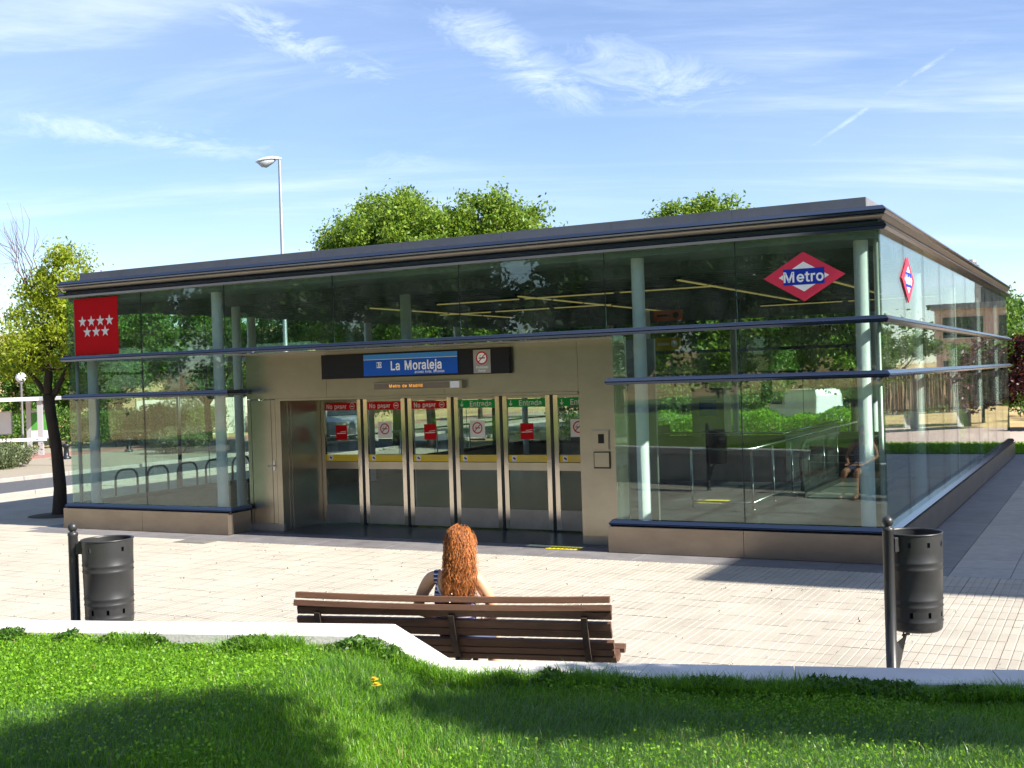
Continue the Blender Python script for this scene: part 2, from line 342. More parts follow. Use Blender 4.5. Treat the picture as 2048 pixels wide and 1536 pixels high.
# letter outlines (advance, contours) for the words on the signs
GLYPH = {'.':(0.187,[[(0.095,-0.004),(0.083,-0.003),(0.073,0.001),(0.063,0.009),(0.055,0.018),(0.051,0.029),(0.05,0.041),(0.051,0.053),(0.055,0.064),(0.063,0.073),(0.073,0.081),(0.083,0.085),(0.095,0.087),(0.107,0.085),(0.118,0.081),(0.128,0.073),(0.135,0.064),(0.14,0.053),(0.141,0.041),(0.14,0.029),(0.135,0.018),(0.128,0.009),(0.118,0.001),(0.107,-0.003)]]),'0':(0.453,[[(0.227,-0.007),(0.191,-0.003),(0.158,0.007),(0.13,0.024),(0.105,0.048),(0.085,0.077),(0.069,0.113),(0.057,0.155),(0.05,0.202),(0.048,0.254),(0.05,0.306),(0.057,0.353),(0.069,0.395),(0.085,0.431),(0.106,0.461),(0.13,0.484),(0.159,0.502),(0.191,0.512),(0.227,0.516),(0.262,0.512),(0.295,0.502),(0.323,0.484),(0.348,0.461),(0.368,0.431),(0.384,0.395),(0.396,0.353),(0.403,0.306),(0.405,0.254),(0.403,0.202),(0.396,0.155),(0.384,0.113),(0.368,0.077),(0.348,0.048),(0.323,0.024),(0.295,0.007),(0.263,-0.003)],[(0.227,0.05),(0.25,0.052),(0.271,0.06),(0.29,0.074),(0.306,0.092),(0.32,0.116),(0.33,0.144),(0.338,0.176),(0.342,0.213),(0.344,0.254),(0.342,0.295),(0.338,0.332),(0.33,0.365),(0.32,0.393),(0.306,0.416),(0.29,0.435),(0.271,0.449),(0.25,0.457),(0.227,0.46),(0.203,0.457),(0.182,0.449),(0.163,0.435),(0.147,0.416),(0.134,0.393),(0.123,0.365),(0.115,0.332),(0.111,0.295),(0.109,0.254),(0.111,0.213),(0.115,0.176),(0.123,0.144),(0.134,0.116),(0.147,0.092),(0.163,0.074),(0.182,0.06),(0.203,0.052)]]),'1':(0.453,[[(0.076,0.0),(0.076,0.055),(0.391,0.055),(0.391,0.0)],[(0.276,0.509),(0.276,0.0),(0.212,0.0),(0.212,0.448),(0.209,0.448),(0.086,0.358),(0.086,0.427),(0.198,0.509)]]),'A':(0.479,[[(0.016,0.0),(0.201,0.509),(0.276,0.509),(0.463,0.0),(0.395,0.0),(0.287,0.302),(0.28,0.323),(0.272,0.346),(0.264,0.372),(0.255,0.402),(0.244,0.438),(0.232,0.478),(0.245,0.478),(0.233,0.437),(0.222,0.402),(0.213,0.371),(0.204,0.345),(0.197,0.322),(0.191,0.302),(0.085,0.0)],[(0.11,0.142),(0.11,0.199),(0.37,0.199),(0.37,0.142)]]),'B':(0.456,[[(0.06,0.0),(0.06,0.509),(0.241,0.509),(0.274,0.507),(0.304,0.501),(0.329,0.491),(0.35,0.477),(0.367,0.461),(0.381,0.442),(0.39,0.421),(0.396,0.398),(0.398,0.374),(0.397,0.353),(0.393,0.336),(0.387,0.32),(0.378,0.307),(0.368,0.295),(0.356,0.286),(0.343,0.278),(0.329,0.272),(0.315,0.267),(0.315,0.262),(0.331,0.26),(0.347,0.254),(0.363,0.245),(0.378,0.234),(0.391,0.22),(0.402,0.203),(0.411,0.184),(0.416,0.161),(0.418,0.136),(0.416,0.111),(0.41,0.088),(0.4,0.067),(0.386,0.048),(0.368,0.031),(0.344,0.018),(0.317,0.008),(0.284,0.002),(0.247,0.0)],[(0.125,0.057),(0.245,0.057),(0.281,0.06),(0.309,0.067),(0.33,0.08),(0.344,0.096),(0.353,0.115),(0.355,0.137),(0.354,0.153),(0.35,0.169),(0.342,0.184),(0.333,0.197),(0.32,0.209),(0.306,0.218),(0.289,0.225),(0.269,0.229),(0.248,0.231),(0.125,0.231)],[(0.125,0.285),(0.238,0.285),(0.256,0.287),(0.273,0.29),(0.288,0.296),(0.302,0.304),(0.314,0.314),(0.323,0.326),(0.33,0.34),(0.335,0.355),(0.336,0.372),(0.333,0.393),(0.326,0.412),(0.313,0.429),(0.294,0.442),(0.27,0.449),(0.24,0.452),(0.125,0.452)]]),'E':(0.418,[[(0.06,0.0),(0.06,0.509),(0.372,0.509),(0.372,0.452),(0.125,0.452),(0.125,0.286),(0.355,0.286),(0.355,0.229),(0.125,0.229),(0.125,0.057),(0.375,0.057),(0.375,0.0)]]),'L':(0.393,[[(0.06,0.0),(0.06,0.509),(0.125,0.509),(0.125,0.057),(0.361,0.057),(0.361,0.0)]]),'M':(0.628,[[(0.06,0.0),(0.06,0.509),(0.152,0.509),(0.277,0.187),(0.28,0.179),(0.284,0.17),(0.287,0.159),(0.291,0.147),(0.295,0.135),(0.299,0.123),(0.303,0.11),(0.307,0.097),(0.311,0.084),(0.315,0.071),(0.319,0.06),(0.322,0.049),(0.307,0.049),(0.311,0.059),(0.314,0.071),(0.318,0.083),(0.322,0.095),(0.326,0.108),(0.33,0.121),(0.334,0.134),(0.338,0.146),(0.342,0.158),(0.346,0.169),(0.349,0.179),(0.352,0.187),(0.476,0.509),(0.568,0.509),(0.568,0.0),(0.504,0.0),(0.504,0.291),(0.504,0.302),(0.504,0.314),(0.504,0.327),(0.505,0.34),(0.505,0.354),(0.505,0.369),(0.505,0.383),(0.506,0.398),(0.506,0.413),(0.506,0.428),(0.507,0.443),(0.507,0.457),(0.513,0.457),(0.508,0.441),(0.503,0.425),(0.498,0.409),(0.492,0.393),(0.487,0.378),(0.482,0.363),(0.477,0.348),(0.472,0.335),(0.467,0.322),(0.463,0.31),(0.459,0.3),(0.456,0.291),(0.342,0.0),(0.286,0.0),(0.17,0.291),(0.167,0.3),(0.163,0.31),(0.159,0.321),(0.155,0.333),(0.15,0.347),(0.145,0.361),(0.14,0.376),(0.134,0.392),(0.129,0.408),(0.124,0.424),(0.118,0.441),(0.112,0.457),(0.119,0.457),(0.119,0.444),(0.12,0.43),(0.12,0.416),(0.12,0.401),(0.121,0.386),(0.121,0.372),(0.121,0.357),(0.121,0.342),(0.122,0.328),(0.122,0.315),(0.122,0.302),(0.122,0.291),(0.122,0.0)]]),'N':(0.523,[[(0.06,0.0),(0.06,0.509),(0.136,0.509),(0.343,0.183),(0.349,0.174),(0.355,0.163),(0.363,0.151),(0.371,0.137),(0.379,0.122),(0.388,0.107),(0.396,0.09),(0.405,0.073),(0.414,0.055),(0.405,0.054),(0.403,0.072),(0.402,0.09),(0.401,0.108),(0.4,0.126),(0.399,0.142),(0.399,0.157),(0.399,0.171),(0.399,0.184),(0.399,0.195),(0.399,0.509),(0.463,0.509),(0.463,0.0),(0.387,0.0),(0.202,0.29),(0.194,0.303),(0.186,0.317),(0.177,0.331),(0.168,0.346),(0.159,0.363),(0.148,0.381),(0.136,0.402),(0.123,0.425),(0.108,0.452),(0.119,0.454),(0.12,0.429),(0.121,0.406),(0.122,0.384),(0.123,0.363),(0.124,0.345),(0.124,0.328),(0.125,0.313),(0.125,0.301),(0.125,0.291),(0.125,0.0)]]),'P':(0.444,[[(0.06,0.0),(0.06,0.509),(0.235,0.509),(0.272,0.506),(0.305,0.499),(0.332,0.487),(0.356,0.471),(0.375,0.452),(0.39,0.43),(0.4,0.404),(0.407,0.377),(0.409,0.348),(0.407,0.318),(0.4,0.291),(0.39,0.265),(0.375,0.243),(0.356,0.223),(0.332,0.207),(0.305,0.195),(0.272,0.188),(0.235,0.186),(0.109,0.186),(0.109,0.242),(0.233,0.242),(0.257,0.244),(0.279,0.248),(0.297,0.256),(0.312,0.266),(0.324,0.279),(0.333,0.294),(0.339,0.31),(0.343,0.328),(0.344,0.348),(0.343,0.367),(0.339,0.385),(0.333,0.402),(0.324,0.416),(0.312,0.428),(0.297,0.439),(0.279,0.446),(0.257,0.451),(0.232,0.452),(0.125,0.452),(0.125,0.0)]]),'a':(0.389,[[(0.16,-0.009),(0.137,-0.007),(0.115,-0.003),(0.094,0.005),(0.076,0.015),(0.06,0.029),(0.048,0.045),(0.038,0.063),(0.032,0.084),(0.03,0.108),(0.032,0.128),(0.036,0.146),(0.043,0.161),(0.053,0.174),(0.064,0.184),(0.078,0.193),(0.092,0.2),(0.108,0.206),(0.125,0.211),(0.143,0.214),(0.161,0.217),(0.178,0.22),(0.2,0.223),(0.218,0.225),(0.234,0.227),(0.247,0.229),(0.257,0.231),(0.265,0.235),(0.271,0.24),(0.274,0.246),(0.276,0.255),(0.276,0.257),(0.275,0.272),(0.272,0.285),(0.267,0.297),(0.26,0.307),(0.251,0.315),(0.24,0.322),(0.227,0.327),(0.212,0.33),(0.196,0.331),(0.178,0.33),(0.163,0.327),(0.149,0.322),(0.137,0.316),(0.127,0.309),(0.118,0.301),(0.11,0.292),(0.104,0.283),(0.1,0.274),(0.041,0.291),(0.051,0.313),(0.064,0.331),(0.079,0.346),(0.095,0.358),(0.114,0.368),(0.133,0.375),(0.153,0.38),(0.173,0.383),(0.194,0.384),(0.208,0.384),(0.223,0.382),(0.239,0.379),(0.255,0.375),(0.271,0.369),(0.286,0.36),(0.3,0.35),(0.312,0.336),(0.322,0.32),(0.33,0.301),(0.335,0.278),(0.337,0.251),(0.337,0.0),(0.277,0.0),(0.277,0.052),(0.272,0.052),(0.267,0.043),(0.26,0.034),(0.252,0.025),(0.242,0.016),(0.229,0.008),(0.215,0.001),(0.199,-0.004),(0.181,-0.007)],[(0.17,0.045),(0.192,0.047),(0.211,0.051),(0.228,0.059),(0.242,0.068),(0.254,0.08),(0.263,0.093),(0.27,0.108),(0.274,0.122),(0.276,0.138),(0.276,0.19),(0.272,0.187),(0.267,0.184),(0.259,0.182),(0.251,0.18),(0.241,0.178),(0.231,0.176),(0.221,0.174),(0.21,0.173),(0.2,0.171),(0.191,0.17),(0.182,0.169),(0.175,0.168),(0.161,0.166),(0.147,0.163),(0.134,0.159),(0.122,0.153),(0.112,0.147),(0.103,0.139),(0.097,0.13),(0.093,0.118),(0.092,0.105),(0.093,0.093),(0.096,0.082),(0.102,0.072),(0.109,0.064),(0.119,0.057),(0.13,0.052),(0.142,0.048),(0.156,0.046)]]),'b':(0.424,[[(0.229,-0.008),(0.208,-0.007),(0.189,-0.003),(0.172,0.004),(0.159,0.012),(0.147,0.021),(0.138,0.031),(0.13,0.041),(0.123,0.05),(0.118,0.059),(0.112,0.059),(0.112,0.0),(0.053,0.0),(0.053,0.509),(0.114,0.509),(0.114,0.319),(0.118,0.319),(0.123,0.327),(0.13,0.336),(0.137,0.346),(0.147,0.355),(0.158,0.364),(0.171,0.373),(0.188,0.379),(0.207,0.383),(0.229,0.384),(0.259,0.382),(0.287,0.374),(0.313,0.361),(0.335,0.342),(0.354,0.32),(0.37,0.293),(0.381,0.261),(0.388,0.227),(0.39,0.189),(0.388,0.151),(0.381,0.116),(0.37,0.084),(0.355,0.057),(0.336,0.034),(0.313,0.016),(0.288,0.003),(0.26,-0.006)],[(0.22,0.047),(0.242,0.049),(0.262,0.055),(0.279,0.066),(0.294,0.08),(0.306,0.097),(0.316,0.117),(0.323,0.139),(0.327,0.163),(0.328,0.189),(0.327,0.215),(0.323,0.239),(0.316,0.261),(0.307,0.281),(0.295,0.298),(0.28,0.311),(0.262,0.322),(0.243,0.328),(0.22,0.33),(0.198,0.328),(0.178,0.322),(0.161,0.312),(0.147,0.299),(0.134,0.282),(0.125,0.263),(0.118,0.241),(0.114,0.216),(0.113,0.189),(0.114,0.162),(0.118,0.138),(0.125,0.115),(0.135,0.095),(0.147,0.078),(0.162,0.065),(0.179,0.055),(0.198,0.049)]]),'c':(0.395,[[(0.207,-0.008),(0.174,-0.005),(0.144,0.003),(0.117,0.016),(0.093,0.035),(0.072,0.096),(0.056,0.085),(0.044,0.116),(0.037,0.15),(0.034,0.187),(0.037,0.225),(0.044,0.26),(0.056,0.291),(0.072,0.318),(0.093,0.341),(0.117,0.36),(0.144,0.374),(0.174,0.382),(0.207,0.384),(0.226,0.384),(0.243,0.381),(0.26,0.377),(0.276,0.371),(0.291,0.364),(0.305,0.356),(0.318,0.346),(0.33,0.335),(0.34,0.322),(0.349,0.308),(0.356,0.293),(0.362,0.277),(0.303,0.262),(0.3,0.272),(0.295,0.281),(0.29,0.289),(0.284,0.297),(0.278,0.304),(0.27,0.311),(0.261,0.316),(0.252,0.321),(0.242,0.325),(0.231,0.328),(0.22,0.329),(0.207,0.33),(0.184,0.328),(0.163,0.321),(0.145,0.31),(0.13,0.296),(0.118,0.278),(0.108,0.258),(0.102,0.236),(0.098,0.212),(0.096,0.187),(0.098,0.163),(0.102,0.139),(0.108,0.117),(0.118,0.097),(0.13,0.08),(0.145,0.066),(0.163,0.055),(0.184,0.049),(0.207,0.046),(0.22,0.047),(0.232,0.049),(0.243,0.052),(0.253,0.055),(0.262,0.06),(0.271,0.066),(0.279,0.073),(0.285,0.08),(0.292,0.089),(0.297,0.098),(0.301,0.107),(0.304,0.117),(0.363,0.102),(0.357,0.086),(0.35,0.07),(0.341,0.056),(0.331,0.043),(0.319,0.032),(0.306,0.021),(0.292,0.012),(0.277,0.005),(0.261,-0.001),(0.244,-0.005),(0.226,-0.007)]]),'d':(0.424,[[(0.195,-0.008),(0.165,-0.006),(0.137,0.003),(0.111,0.016),(0.089,0.034),(0.07,0.057),(0.055,0.084),(0.043,0.116),(0.036,0.151),(0.034,0.189),(0.036,0.227),(0.043,0.261),(0.055,0.293),(0.07,0.32),(0.089,0.342),(0.112,0.361),(0.137,0.374),(0.165,0.382),(0.196,0.384),(0.218,0.383),(0.237,0.379),(0.253,0.373),(0.267,0.364),(0.278,0.355),(0.287,0.346),(0.295,0.336),(0.301,0.327),(0.306,0.319),(0.311,0.319),(0.311,0.509),(0.372,0.509),(0.372,0.0),(0.313,0.0),(0.313,0.059),(0.307,0.059),(0.301,0.05),(0.295,0.041),(0.287,0.031),(0.277,0.021),(0.266,0.012),(0.252,0.004),(0.236,-0.003),(0.217,-0.007)],[(0.205,0.047),(0.226,0.049),(0.246,0.055),(0.263,0.065),(0.278,0.078),(0.29,0.095),(0.299,0.115),(0.306,0.138),(0.31,0.162),(0.312,0.189),(0.31,0.216),(0.306,0.241),(0.3,0.263),(0.29,0.282),(0.278,0.299),(0.263,0.312),(0.246,0.322),(0.227,0.328),(0.205,0.33),(0.182,0.328),(0.162,0.322),(0.145,0.311),(0.13,0.298),(0.118,0.281),(0.108,0.261),(0.102,0.239),(0.098,0.215),(0.096,0.189),(0.098,0.163),(0.102,0.139),(0.109,0.117),(0.118,0.097),(0.13,0.08),(0.145,0.066),(0.162,0.055),(0.182,0.049)]]),'e':(0.403,[[(0.212,-0.008),(0.177,-0.005),(0.145,0.003),(0.117,0.016),(0.092,0.035),(0.072,0.096),(0.056,0.085),(0.044,0.116),(0.037,0.15),(0.034,0.187),(0.036,0.224),(0.044,0.258),(0.055,0.29),(0.071,0.317),(0.091,0.34),(0.115,0.359),(0.142,0.373),(0.172,0.382),(0.205,0.384),(0.226,0.383),(0.246,0.38),(0.266,0.374),(0.285,0.366),(0.303,0.355),(0.319,0.341),(0.334,0.324),(0.347,0.305),(0.357,0.282),(0.365,0.256),(0.37,0.227),(0.371,0.194),(0.371,0.169),(0.075,0.169),(0.075,0.221),(0.338,0.221),(0.31,0.202),(0.308,0.226),(0.304,0.248),(0.298,0.269),(0.288,0.286),(0.277,0.301),(0.263,0.314),(0.246,0.323),(0.227,0.328),(0.205,0.33),(0.183,0.328),(0.164,0.323),(0.146,0.313),(0.131,0.301),(0.119,0.286),(0.109,0.27),(0.102,0.251),(0.097,0.231),(0.096,0.211),(0.096,0.178),(0.098,0.151),(0.102,0.127),(0.11,0.106),(0.121,0.088),(0.135,0.073),(0.151,0.061),(0.169,0.053),(0.19,0.048),(0.212,0.046),(0.227,0.047),(0.241,0.049),(0.254,0.053),(0.265,0.096),(0.276,0.065),(0.285,0.073),(0.294,0.082),(0.3,0.093),(0.306,0.105),(0.365,0.091),(0.358,0.072),(0.348,0.055),(0.335,0.039),(0.32,0.026),(0.302,0.014),(0.283,0.004),(0.261,-0.003),(0.237,-0.007)]]),'f':(0.253,[[(0.228,0.379),(0.228,0.327),(0.006,0.327),(0.006,0.379)],[(0.081,0.0),(0.081,0.432),(0.082,0.452),(0.087,0.47),(0.096,0.486),(0.107,0.499),(0.12,0.51),(0.135,0.519),(0.152,0.525),(0.169,0.529),(0.187,0.53),(0.201,0.53),(0.212,0.529),(0.222,0.527),(0.231,0.525),(0.238,0.523),(0.243,0.521),(0.227,0.468),(0.224,0.47),(0.22,0.471),(0.215,0.472),(0.209,0.473),(0.202,0.474),(0.195,0.474),(0.178,0.472),(0.164,0.468),(0.154,0.46),(0.147,0.449),(0.143,0.435),(0.142,0.419),(0.142,0.0)]]),'h':(0.41,[[(0.114,0.227),(0.114,0.0),(0.053,0.0),(0.053,0.509),(0.114,0.509),(0.114,0.287),(0.102,0.287),(0.116,0.319),(0.132,0.344),(0.152,0.362),(0.175,0.374),(0.2,0.382),(0.227,0.384),(0.252,0.383),(0.275,0.377),(0.295,0.369),(0.313,0.356),(0.328,0.34),(0.341,0.321),(0.35,0.298),(0.355,0.271),(0.357,0.24),(0.357,0.0),(0.296,0.0),(0.296,0.235),(0.293,0.263),(0.286,0.286),(0.273,0.304),(0.256,0.318),(0.235,0.326),(0.21,0.329),(0.192,0.328),(0.176,0.324),(0.161,0.317),(0.147,0.308),(0.136,0.297),(0.126,0.283),(0.119,0.266),(0.115,0.248)]]),'i':(0.166,[[(0.053,0.0),(0.053,0.379),(0.114,0.379),(0.114,0.0)],[(0.084,0.443),(0.073,0.444),(0.063,0.448),(0.054,0.455),(0.047,0.463),(0.043,0.472),(0.041,0.483),(0.043,0.494),(0.047,0.504),(0.054,0.512),(0.063,0.518),(0.073,0.522),(0.084,0.524),(0.095,0.522),(0.105,0.518),(0.114,0.512),(0.121,0.504),(0.125,0.494),(0.126,0.483),(0.125,0.472),(0.121,0.463),(0.114,0.455),(0.105,0.448),(0.095,0.444)]]),'j':(0.166,[[(0.053,0.379),(0.114,0.379),(0.114,-0.03),(0.112,-0.052),(0.108,-0.072),(0.102,-0.09),(0.092,-0.106),(0.08,-0.119),(0.065,-0.129),(0.047,-0.137),(0.027,-0.141),(0.004,-0.143),(-0.01,-0.143),(-0.01,-0.087),(0.002,-0.087),(0.018,-0.085),(0.031,-0.08),(0.04,-0.072),(0.047,-0.061),(0.051,-0.046),(0.053,-0.029)],[(0.083,0.443),(0.072,0.444),(0.062,0.448),(0.053,0.455),(0.047,0.463),(0.042,0.472),(0.041,0.483),(0.042,0.494),(0.047,0.504),(0.053,0.512),(0.062,0.518),(0.072,0.522),(0.083,0.524),(0.095,0.522),(0.105,0.518),(0.114,0.512),(0.12,0.504),(0.125,0.494),(0.126,0.483),(0.125,0.472),(0.12,0.463),(0.114,0.455),(0.105,0.448),(0.095,0.444)]]),'l':(0.189,[[(0.139,-0.002),(0.112,0.0),(0.091,0.008),(0.074,0.02),(0.062,0.037),(0.055,0.059),(0.053,0.084),(0.053,0.509),(0.114,0.509),(0.114,0.099),(0.114,0.083),(0.117,0.071),(0.12,0.062),(0.126,0.057),(0.135,0.053),(0.146,0.052),(0.152,0.052),(0.157,0.052),(0.16,0.053),(0.164,0.053),(0.167,0.054),(0.17,0.054),(0.181,0.003),(0.175,0.001),(0.169,0.0),(0.162,-0.001),(0.154,-0.002),(0.147,-0.002)]]),'m':(0.609,[[(0.053,0.0),(0.053,0.379),(0.112,0.379),(0.112,0.295),(0.108,0.295),(0.114,0.314),(0.122,0.331),(0.132,0.346),(0.144,0.358),(0.158,0.368),(0.172,0.376),(0.187,0.382),(0.203,0.385),(0.219,0.386),(0.245,0.383),(0.268,0.375),(0.287,0.361),(0.303,0.342),(0.314,0.32),(0.321,0.295),(0.312,0.295),(0.318,0.312),(0.326,0.329),(0.337,0.343),(0.35,0.356),(0.364,0.366),(0.381,0.375),(0.398,0.381),(0.417,0.385),(0.437,0.386),(0.458,0.385),(0.478,0.38),(0.497,0.372),(0.514,0.361),(0.529,0.346),(0.541,0.328),(0.55,0.307),(0.555,0.283),(0.557,0.255),(0.557,0.0),(0.496,0.0),(0.496,0.254),(0.493,0.279),(0.485,0.298),(0.473,0.313),(0.456,0.323),(0.438,0.329),(0.419,0.33),(0.402,0.329),(0.387,0.326),(0.374,0.32),(0.363,0.312),(0.353,0.302),(0.345,0.29),(0.34,0.277),(0.336,0.263),(0.335,0.247),(0.335,0.0),(0.274,0.0),(0.274,0.26),(0.272,0.28),(0.265,0.297),(0.253,0.311),(0.238,0.322),(0.22,0.328),(0.199,0.33),(0.185,0.329),(0.171,0.326),(0.158,0.32),(0.145,0.312),(0.135,0.302),(0.126,0.289),(0.119,0.274),(0.115,0.257),(0.114,0.238),(0.114,0.0)]]),'n':(0.409,[[(0.114,0.227),(0.114,0.0),(0.053,0.0),(0.053,0.379),(0.112,0.379),(0.112,0.287),(0.102,0.287),(0.116,0.319),(0.132,0.344),(0.152,0.362),(0.175,0.374),(0.2,0.382),(0.227,0.384),(0.252,0.383),(0.275,0.377),(0.295,0.369),(0.313,0.356),(0.328,0.34),(0.341,0.321),(0.35,0.298),(0.355,0.271),(0.357,0.24),(0.357,0.0),(0.296,0.0),(0.296,0.235),(0.293,0.263),(0.286,0.286),(0.273,0.304),(0.256,0.318),(0.235,0.326),(0.21,0.329),(0.192,0.328),(0.176,0.324),(0.161,0.317),(0.147,0.308),(0.136,0.297),(0.126,0.283),(0.119,0.266),(0.115,0.248)]]),'o':(0.415,[[(0.207,-0.008),(0.174,-0.005),(0.144,0.003),(0.117,0.016),(0.093,0.035),(0.072,0.096),(0.056,0.085),(0.044,0.116),(0.037,0.15),(0.034,0.187),(0.037,0.225),(0.044,0.26),(0.056,0.291),(0.072,0.318),(0.093,0.341),(0.117,0.36),(0.144,0.374),(0.174,0.382),(0.207,0.384),(0.241,0.382),(0.271,0.374),(0.299,0.36),(0.323,0.341),(0.343,0.318),(0.359,0.291),(0.371,0.26),(0.379,0.225),(0.381,0.187),(0.379,0.15),(0.371,0.116),(0.359,0.085),(0.343,0.096),(0.323,0.035),(0.299,0.016),(0.271,0.003),(0.241,-0.005)],[(0.207,0.046),(0.231,0.049),(0.252,0.055),(0.27,0.066),(0.285,0.08),(0.298,0.097),(0.307,0.117),(0.314,0.139),(0.318,0.163),(0.319,0.187),(0.318,0.212),(0.314,0.236),(0.307,0.258),(0.298,0.278),(0.285,0.296),(0.27,0.31),(0.252,0.321),(0.231,0.328),(0.207,0.33),(0.184,0.328),(0.163,0.321),(0.145,0.31),(0.13,0.296),(0.118,0.278),(0.108,0.258),(0.102,0.236),(0.098,0.212),(0.096,0.187),(0.098,0.163),(0.102,0.139),(0.108,0.117),(0.118,0.097),(0.13,0.08),(0.145,0.066),(0.163,0.055),(0.184,0.049)]]),'p':(0.424,[[(0.053,-0.143),(0.053,0.379),(0.112,0.379),(0.112,0.319),(0.118,0.319),(0.123,0.327),(0.13,0.336),(0.137,0.346),(0.147,0.355),(0.158,0.364),(0.171,0.373),(0.188,0.379),(0.207,0.383),(0.229,0.384),(0.259,0.382),(0.287,0.374),(0.313,0.361),(0.335,0.342),(0.354,0.32),(0.37,0.293),(0.381,0.261),(0.388,0.227),(0.39,0.189),(0.388,0.151),(0.381,0.116),(0.37,0.084),(0.355,0.057),(0.336,0.034),(0.313,0.016),(0.288,0.003),(0.26,-0.006),(0.229,-0.008),(0.208,-0.007),(0.189,-0.003),(0.173,0.004),(0.159,0.012),(0.147,0.021),(0.138,0.031),(0.13,0.041),(0.124,0.05),(0.118,0.059),(0.114,0.059),(0.114,-0.143)],[(0.22,0.047),(0.242,0.049),(0.262,0.055),(0.279,0.066),(0.294,0.08),(0.306,0.097),(0.316,0.117),(0.323,0.139),(0.327,0.163),(0.328,0.189),(0.327,0.215),(0.323,0.239),(0.316,0.261),(0.307,0.281),(0.295,0.298),(0.28,0.311),(0.262,0.322),(0.243,0.328),(0.22,0.33),(0.198,0.328),(0.178,0.322),(0.161,0.312),(0.147,0.299),(0.134,0.282),(0.125,0.263),(0.118,0.241),(0.114,0.216),(0.113,0.189),(0.114,0.162),(0.118,0.138),(0.125,0.115),(0.135,0.095),(0.147,0.078),(0.162,0.065),(0.179,0.055),(0.198,0.049)]]),'r':(0.259,[[(0.053,0.0),(0.053,0.379),(0.112,0.379),(0.112,0.321),(0.115,0.321),(0.124,0.339),(0.137,0.354),(0.152,0.367),(0.171,0.377),(0.191,0.383),(0.213,0.385),(0.218,0.385),(0.223,0.385),(0.229,0.384),(0.235,0.384),(0.24,0.384),(0.243,0.384),(0.243,0.322),(0.241,0.323),(0.236,0.324),(0.23,0.324),(0.223,0.325),(0.215,0.326),(0.207,0.326),(0.19,0.324),(0.174,0.321),(0.159,0.315),(0.146,0.306),(0.135,0.296),(0.126,0.284),(0.119,0.269),(0.115,0.254),(0.114,0.237),(0.114,0.0)]]),'s':(0.365,[[(0.182,-0.008),(0.157,-0.007),(0.133,-0.003),(0.112,0.003),(0.093,0.012),(0.076,0.024),(0.062,0.038),(0.05,0.054),(0.041,0.073),(0.036,0.094),(0.094,0.107),(0.101,0.087),(0.111,0.072),(0.124,0.06),(0.141,0.052),(0.16,0.047),(0.181,0.045),(0.206,0.047),(0.227,0.053),(0.244,0.062),(0.258,0.074),(0.265,0.088),(0.268,0.103),(0.266,0.115),(0.262,0.126),(0.254,0.136),(0.243,0.144),(0.229,0.15),(0.212,0.155),(0.149,0.17),(0.118,0.18),(0.092,0.192),(0.072,0.208),(0.058,0.227),(0.05,0.249),(0.047,0.274),(0.049,0.295),(0.055,0.314),(0.065,0.332),(0.079,0.347),(0.095,0.36),(0.115,0.37),(0.137,0.378),(0.161,0.383),(0.187,0.384),(0.212,0.383),(0.234,0.379),(0.254,0.372),(0.271,0.363),(0.286,0.352),(0.299,0.339),(0.309,0.324),(0.318,0.308),(0.324,0.29),(0.268,0.277),(0.262,0.291),(0.254,0.304),(0.243,0.316),(0.228,0.325),(0.21,0.331),(0.187,0.333),(0.166,0.331),(0.147,0.326),(0.131,0.317),(0.119,0.305),(0.111,0.292),(0.109,0.277),(0.11,0.264),(0.115,0.253),(0.124,0.243),(0.136,0.235),(0.152,0.229),(0.172,0.223),(0.229,0.209),(0.261,0.2),(0.287,0.187),(0.306,0.171),(0.32,0.153),(0.328,0.131),(0.331,0.107),(0.329,0.085),(0.323,0.065),(0.312,0.047),(0.298,0.031),(0.281,0.018),(0.26,0.006),(0.236,-0.002),(0.21,-0.007)]]),'t':(0.227,[[(0.204,0.379),(0.204,0.327),(0.006,0.327),(0.006,0.379)],[(0.065,0.471),(0.126,0.471),(0.126,0.098),(0.127,0.083),(0.13,0.07),(0.136,0.061),(0.144,0.055),(0.156,0.051),(0.17,0.05),(0.175,0.05),(0.18,0.05),(0.185,0.051),(0.191,0.052),(0.197,0.053),(0.202,0.054),(0.213,0.002),(0.207,-0.0),(0.2,-0.002),(0.192,-0.003),(0.184,-0.003),(0.176,-0.004),(0.168,-0.004),(0.138,-0.001),(0.113,0.007),(0.092,0.021),(0.077,0.041),(0.068,0.064),(0.065,0.093)]]),'u':(0.41,[[(0.182,-0.005),(0.158,-0.003),(0.135,0.002),(0.115,0.011),(0.097,0.023),(0.082,0.039),(0.069,0.059),(0.06,0.082),(0.054,0.109),(0.053,0.139),(0.053,0.379),(0.114,0.379),(0.114,0.144),(0.116,0.117),(0.124,0.094),(0.137,0.075),(0.154,0.061),(0.175,0.053),(0.2,0.05),(0.218,0.051),(0.234,0.055),(0.249,0.062),(0.263,0.071),(0.274,0.083),(0.283,0.097),(0.29,0.113),(0.295,0.132),(0.296,0.153),(0.296,0.379),(0.357,0.379),(0.357,0.0),(0.298,0.0),(0.298,0.092),(0.307,0.092),(0.294,0.06),(0.277,0.035),(0.257,0.017),(0.234,0.005),(0.209,-0.003)]]),'v':(0.389,[[(0.163,0.0),(0.017,0.379),(0.084,0.379),(0.165,0.155),(0.173,0.132),(0.18,0.11),(0.187,0.087),(0.193,0.064),(0.199,0.042),(0.206,0.021),(0.184,0.021),(0.191,0.042),(0.197,0.064),(0.203,0.087),(0.209,0.11),(0.216,0.132),(0.224,0.155),(0.305,0.379),(0.371,0.379),(0.226,0.0)]]),' ':(0.28,[])}
CAP = max(y for c in GLYPH['L'][1] for x, y in c)
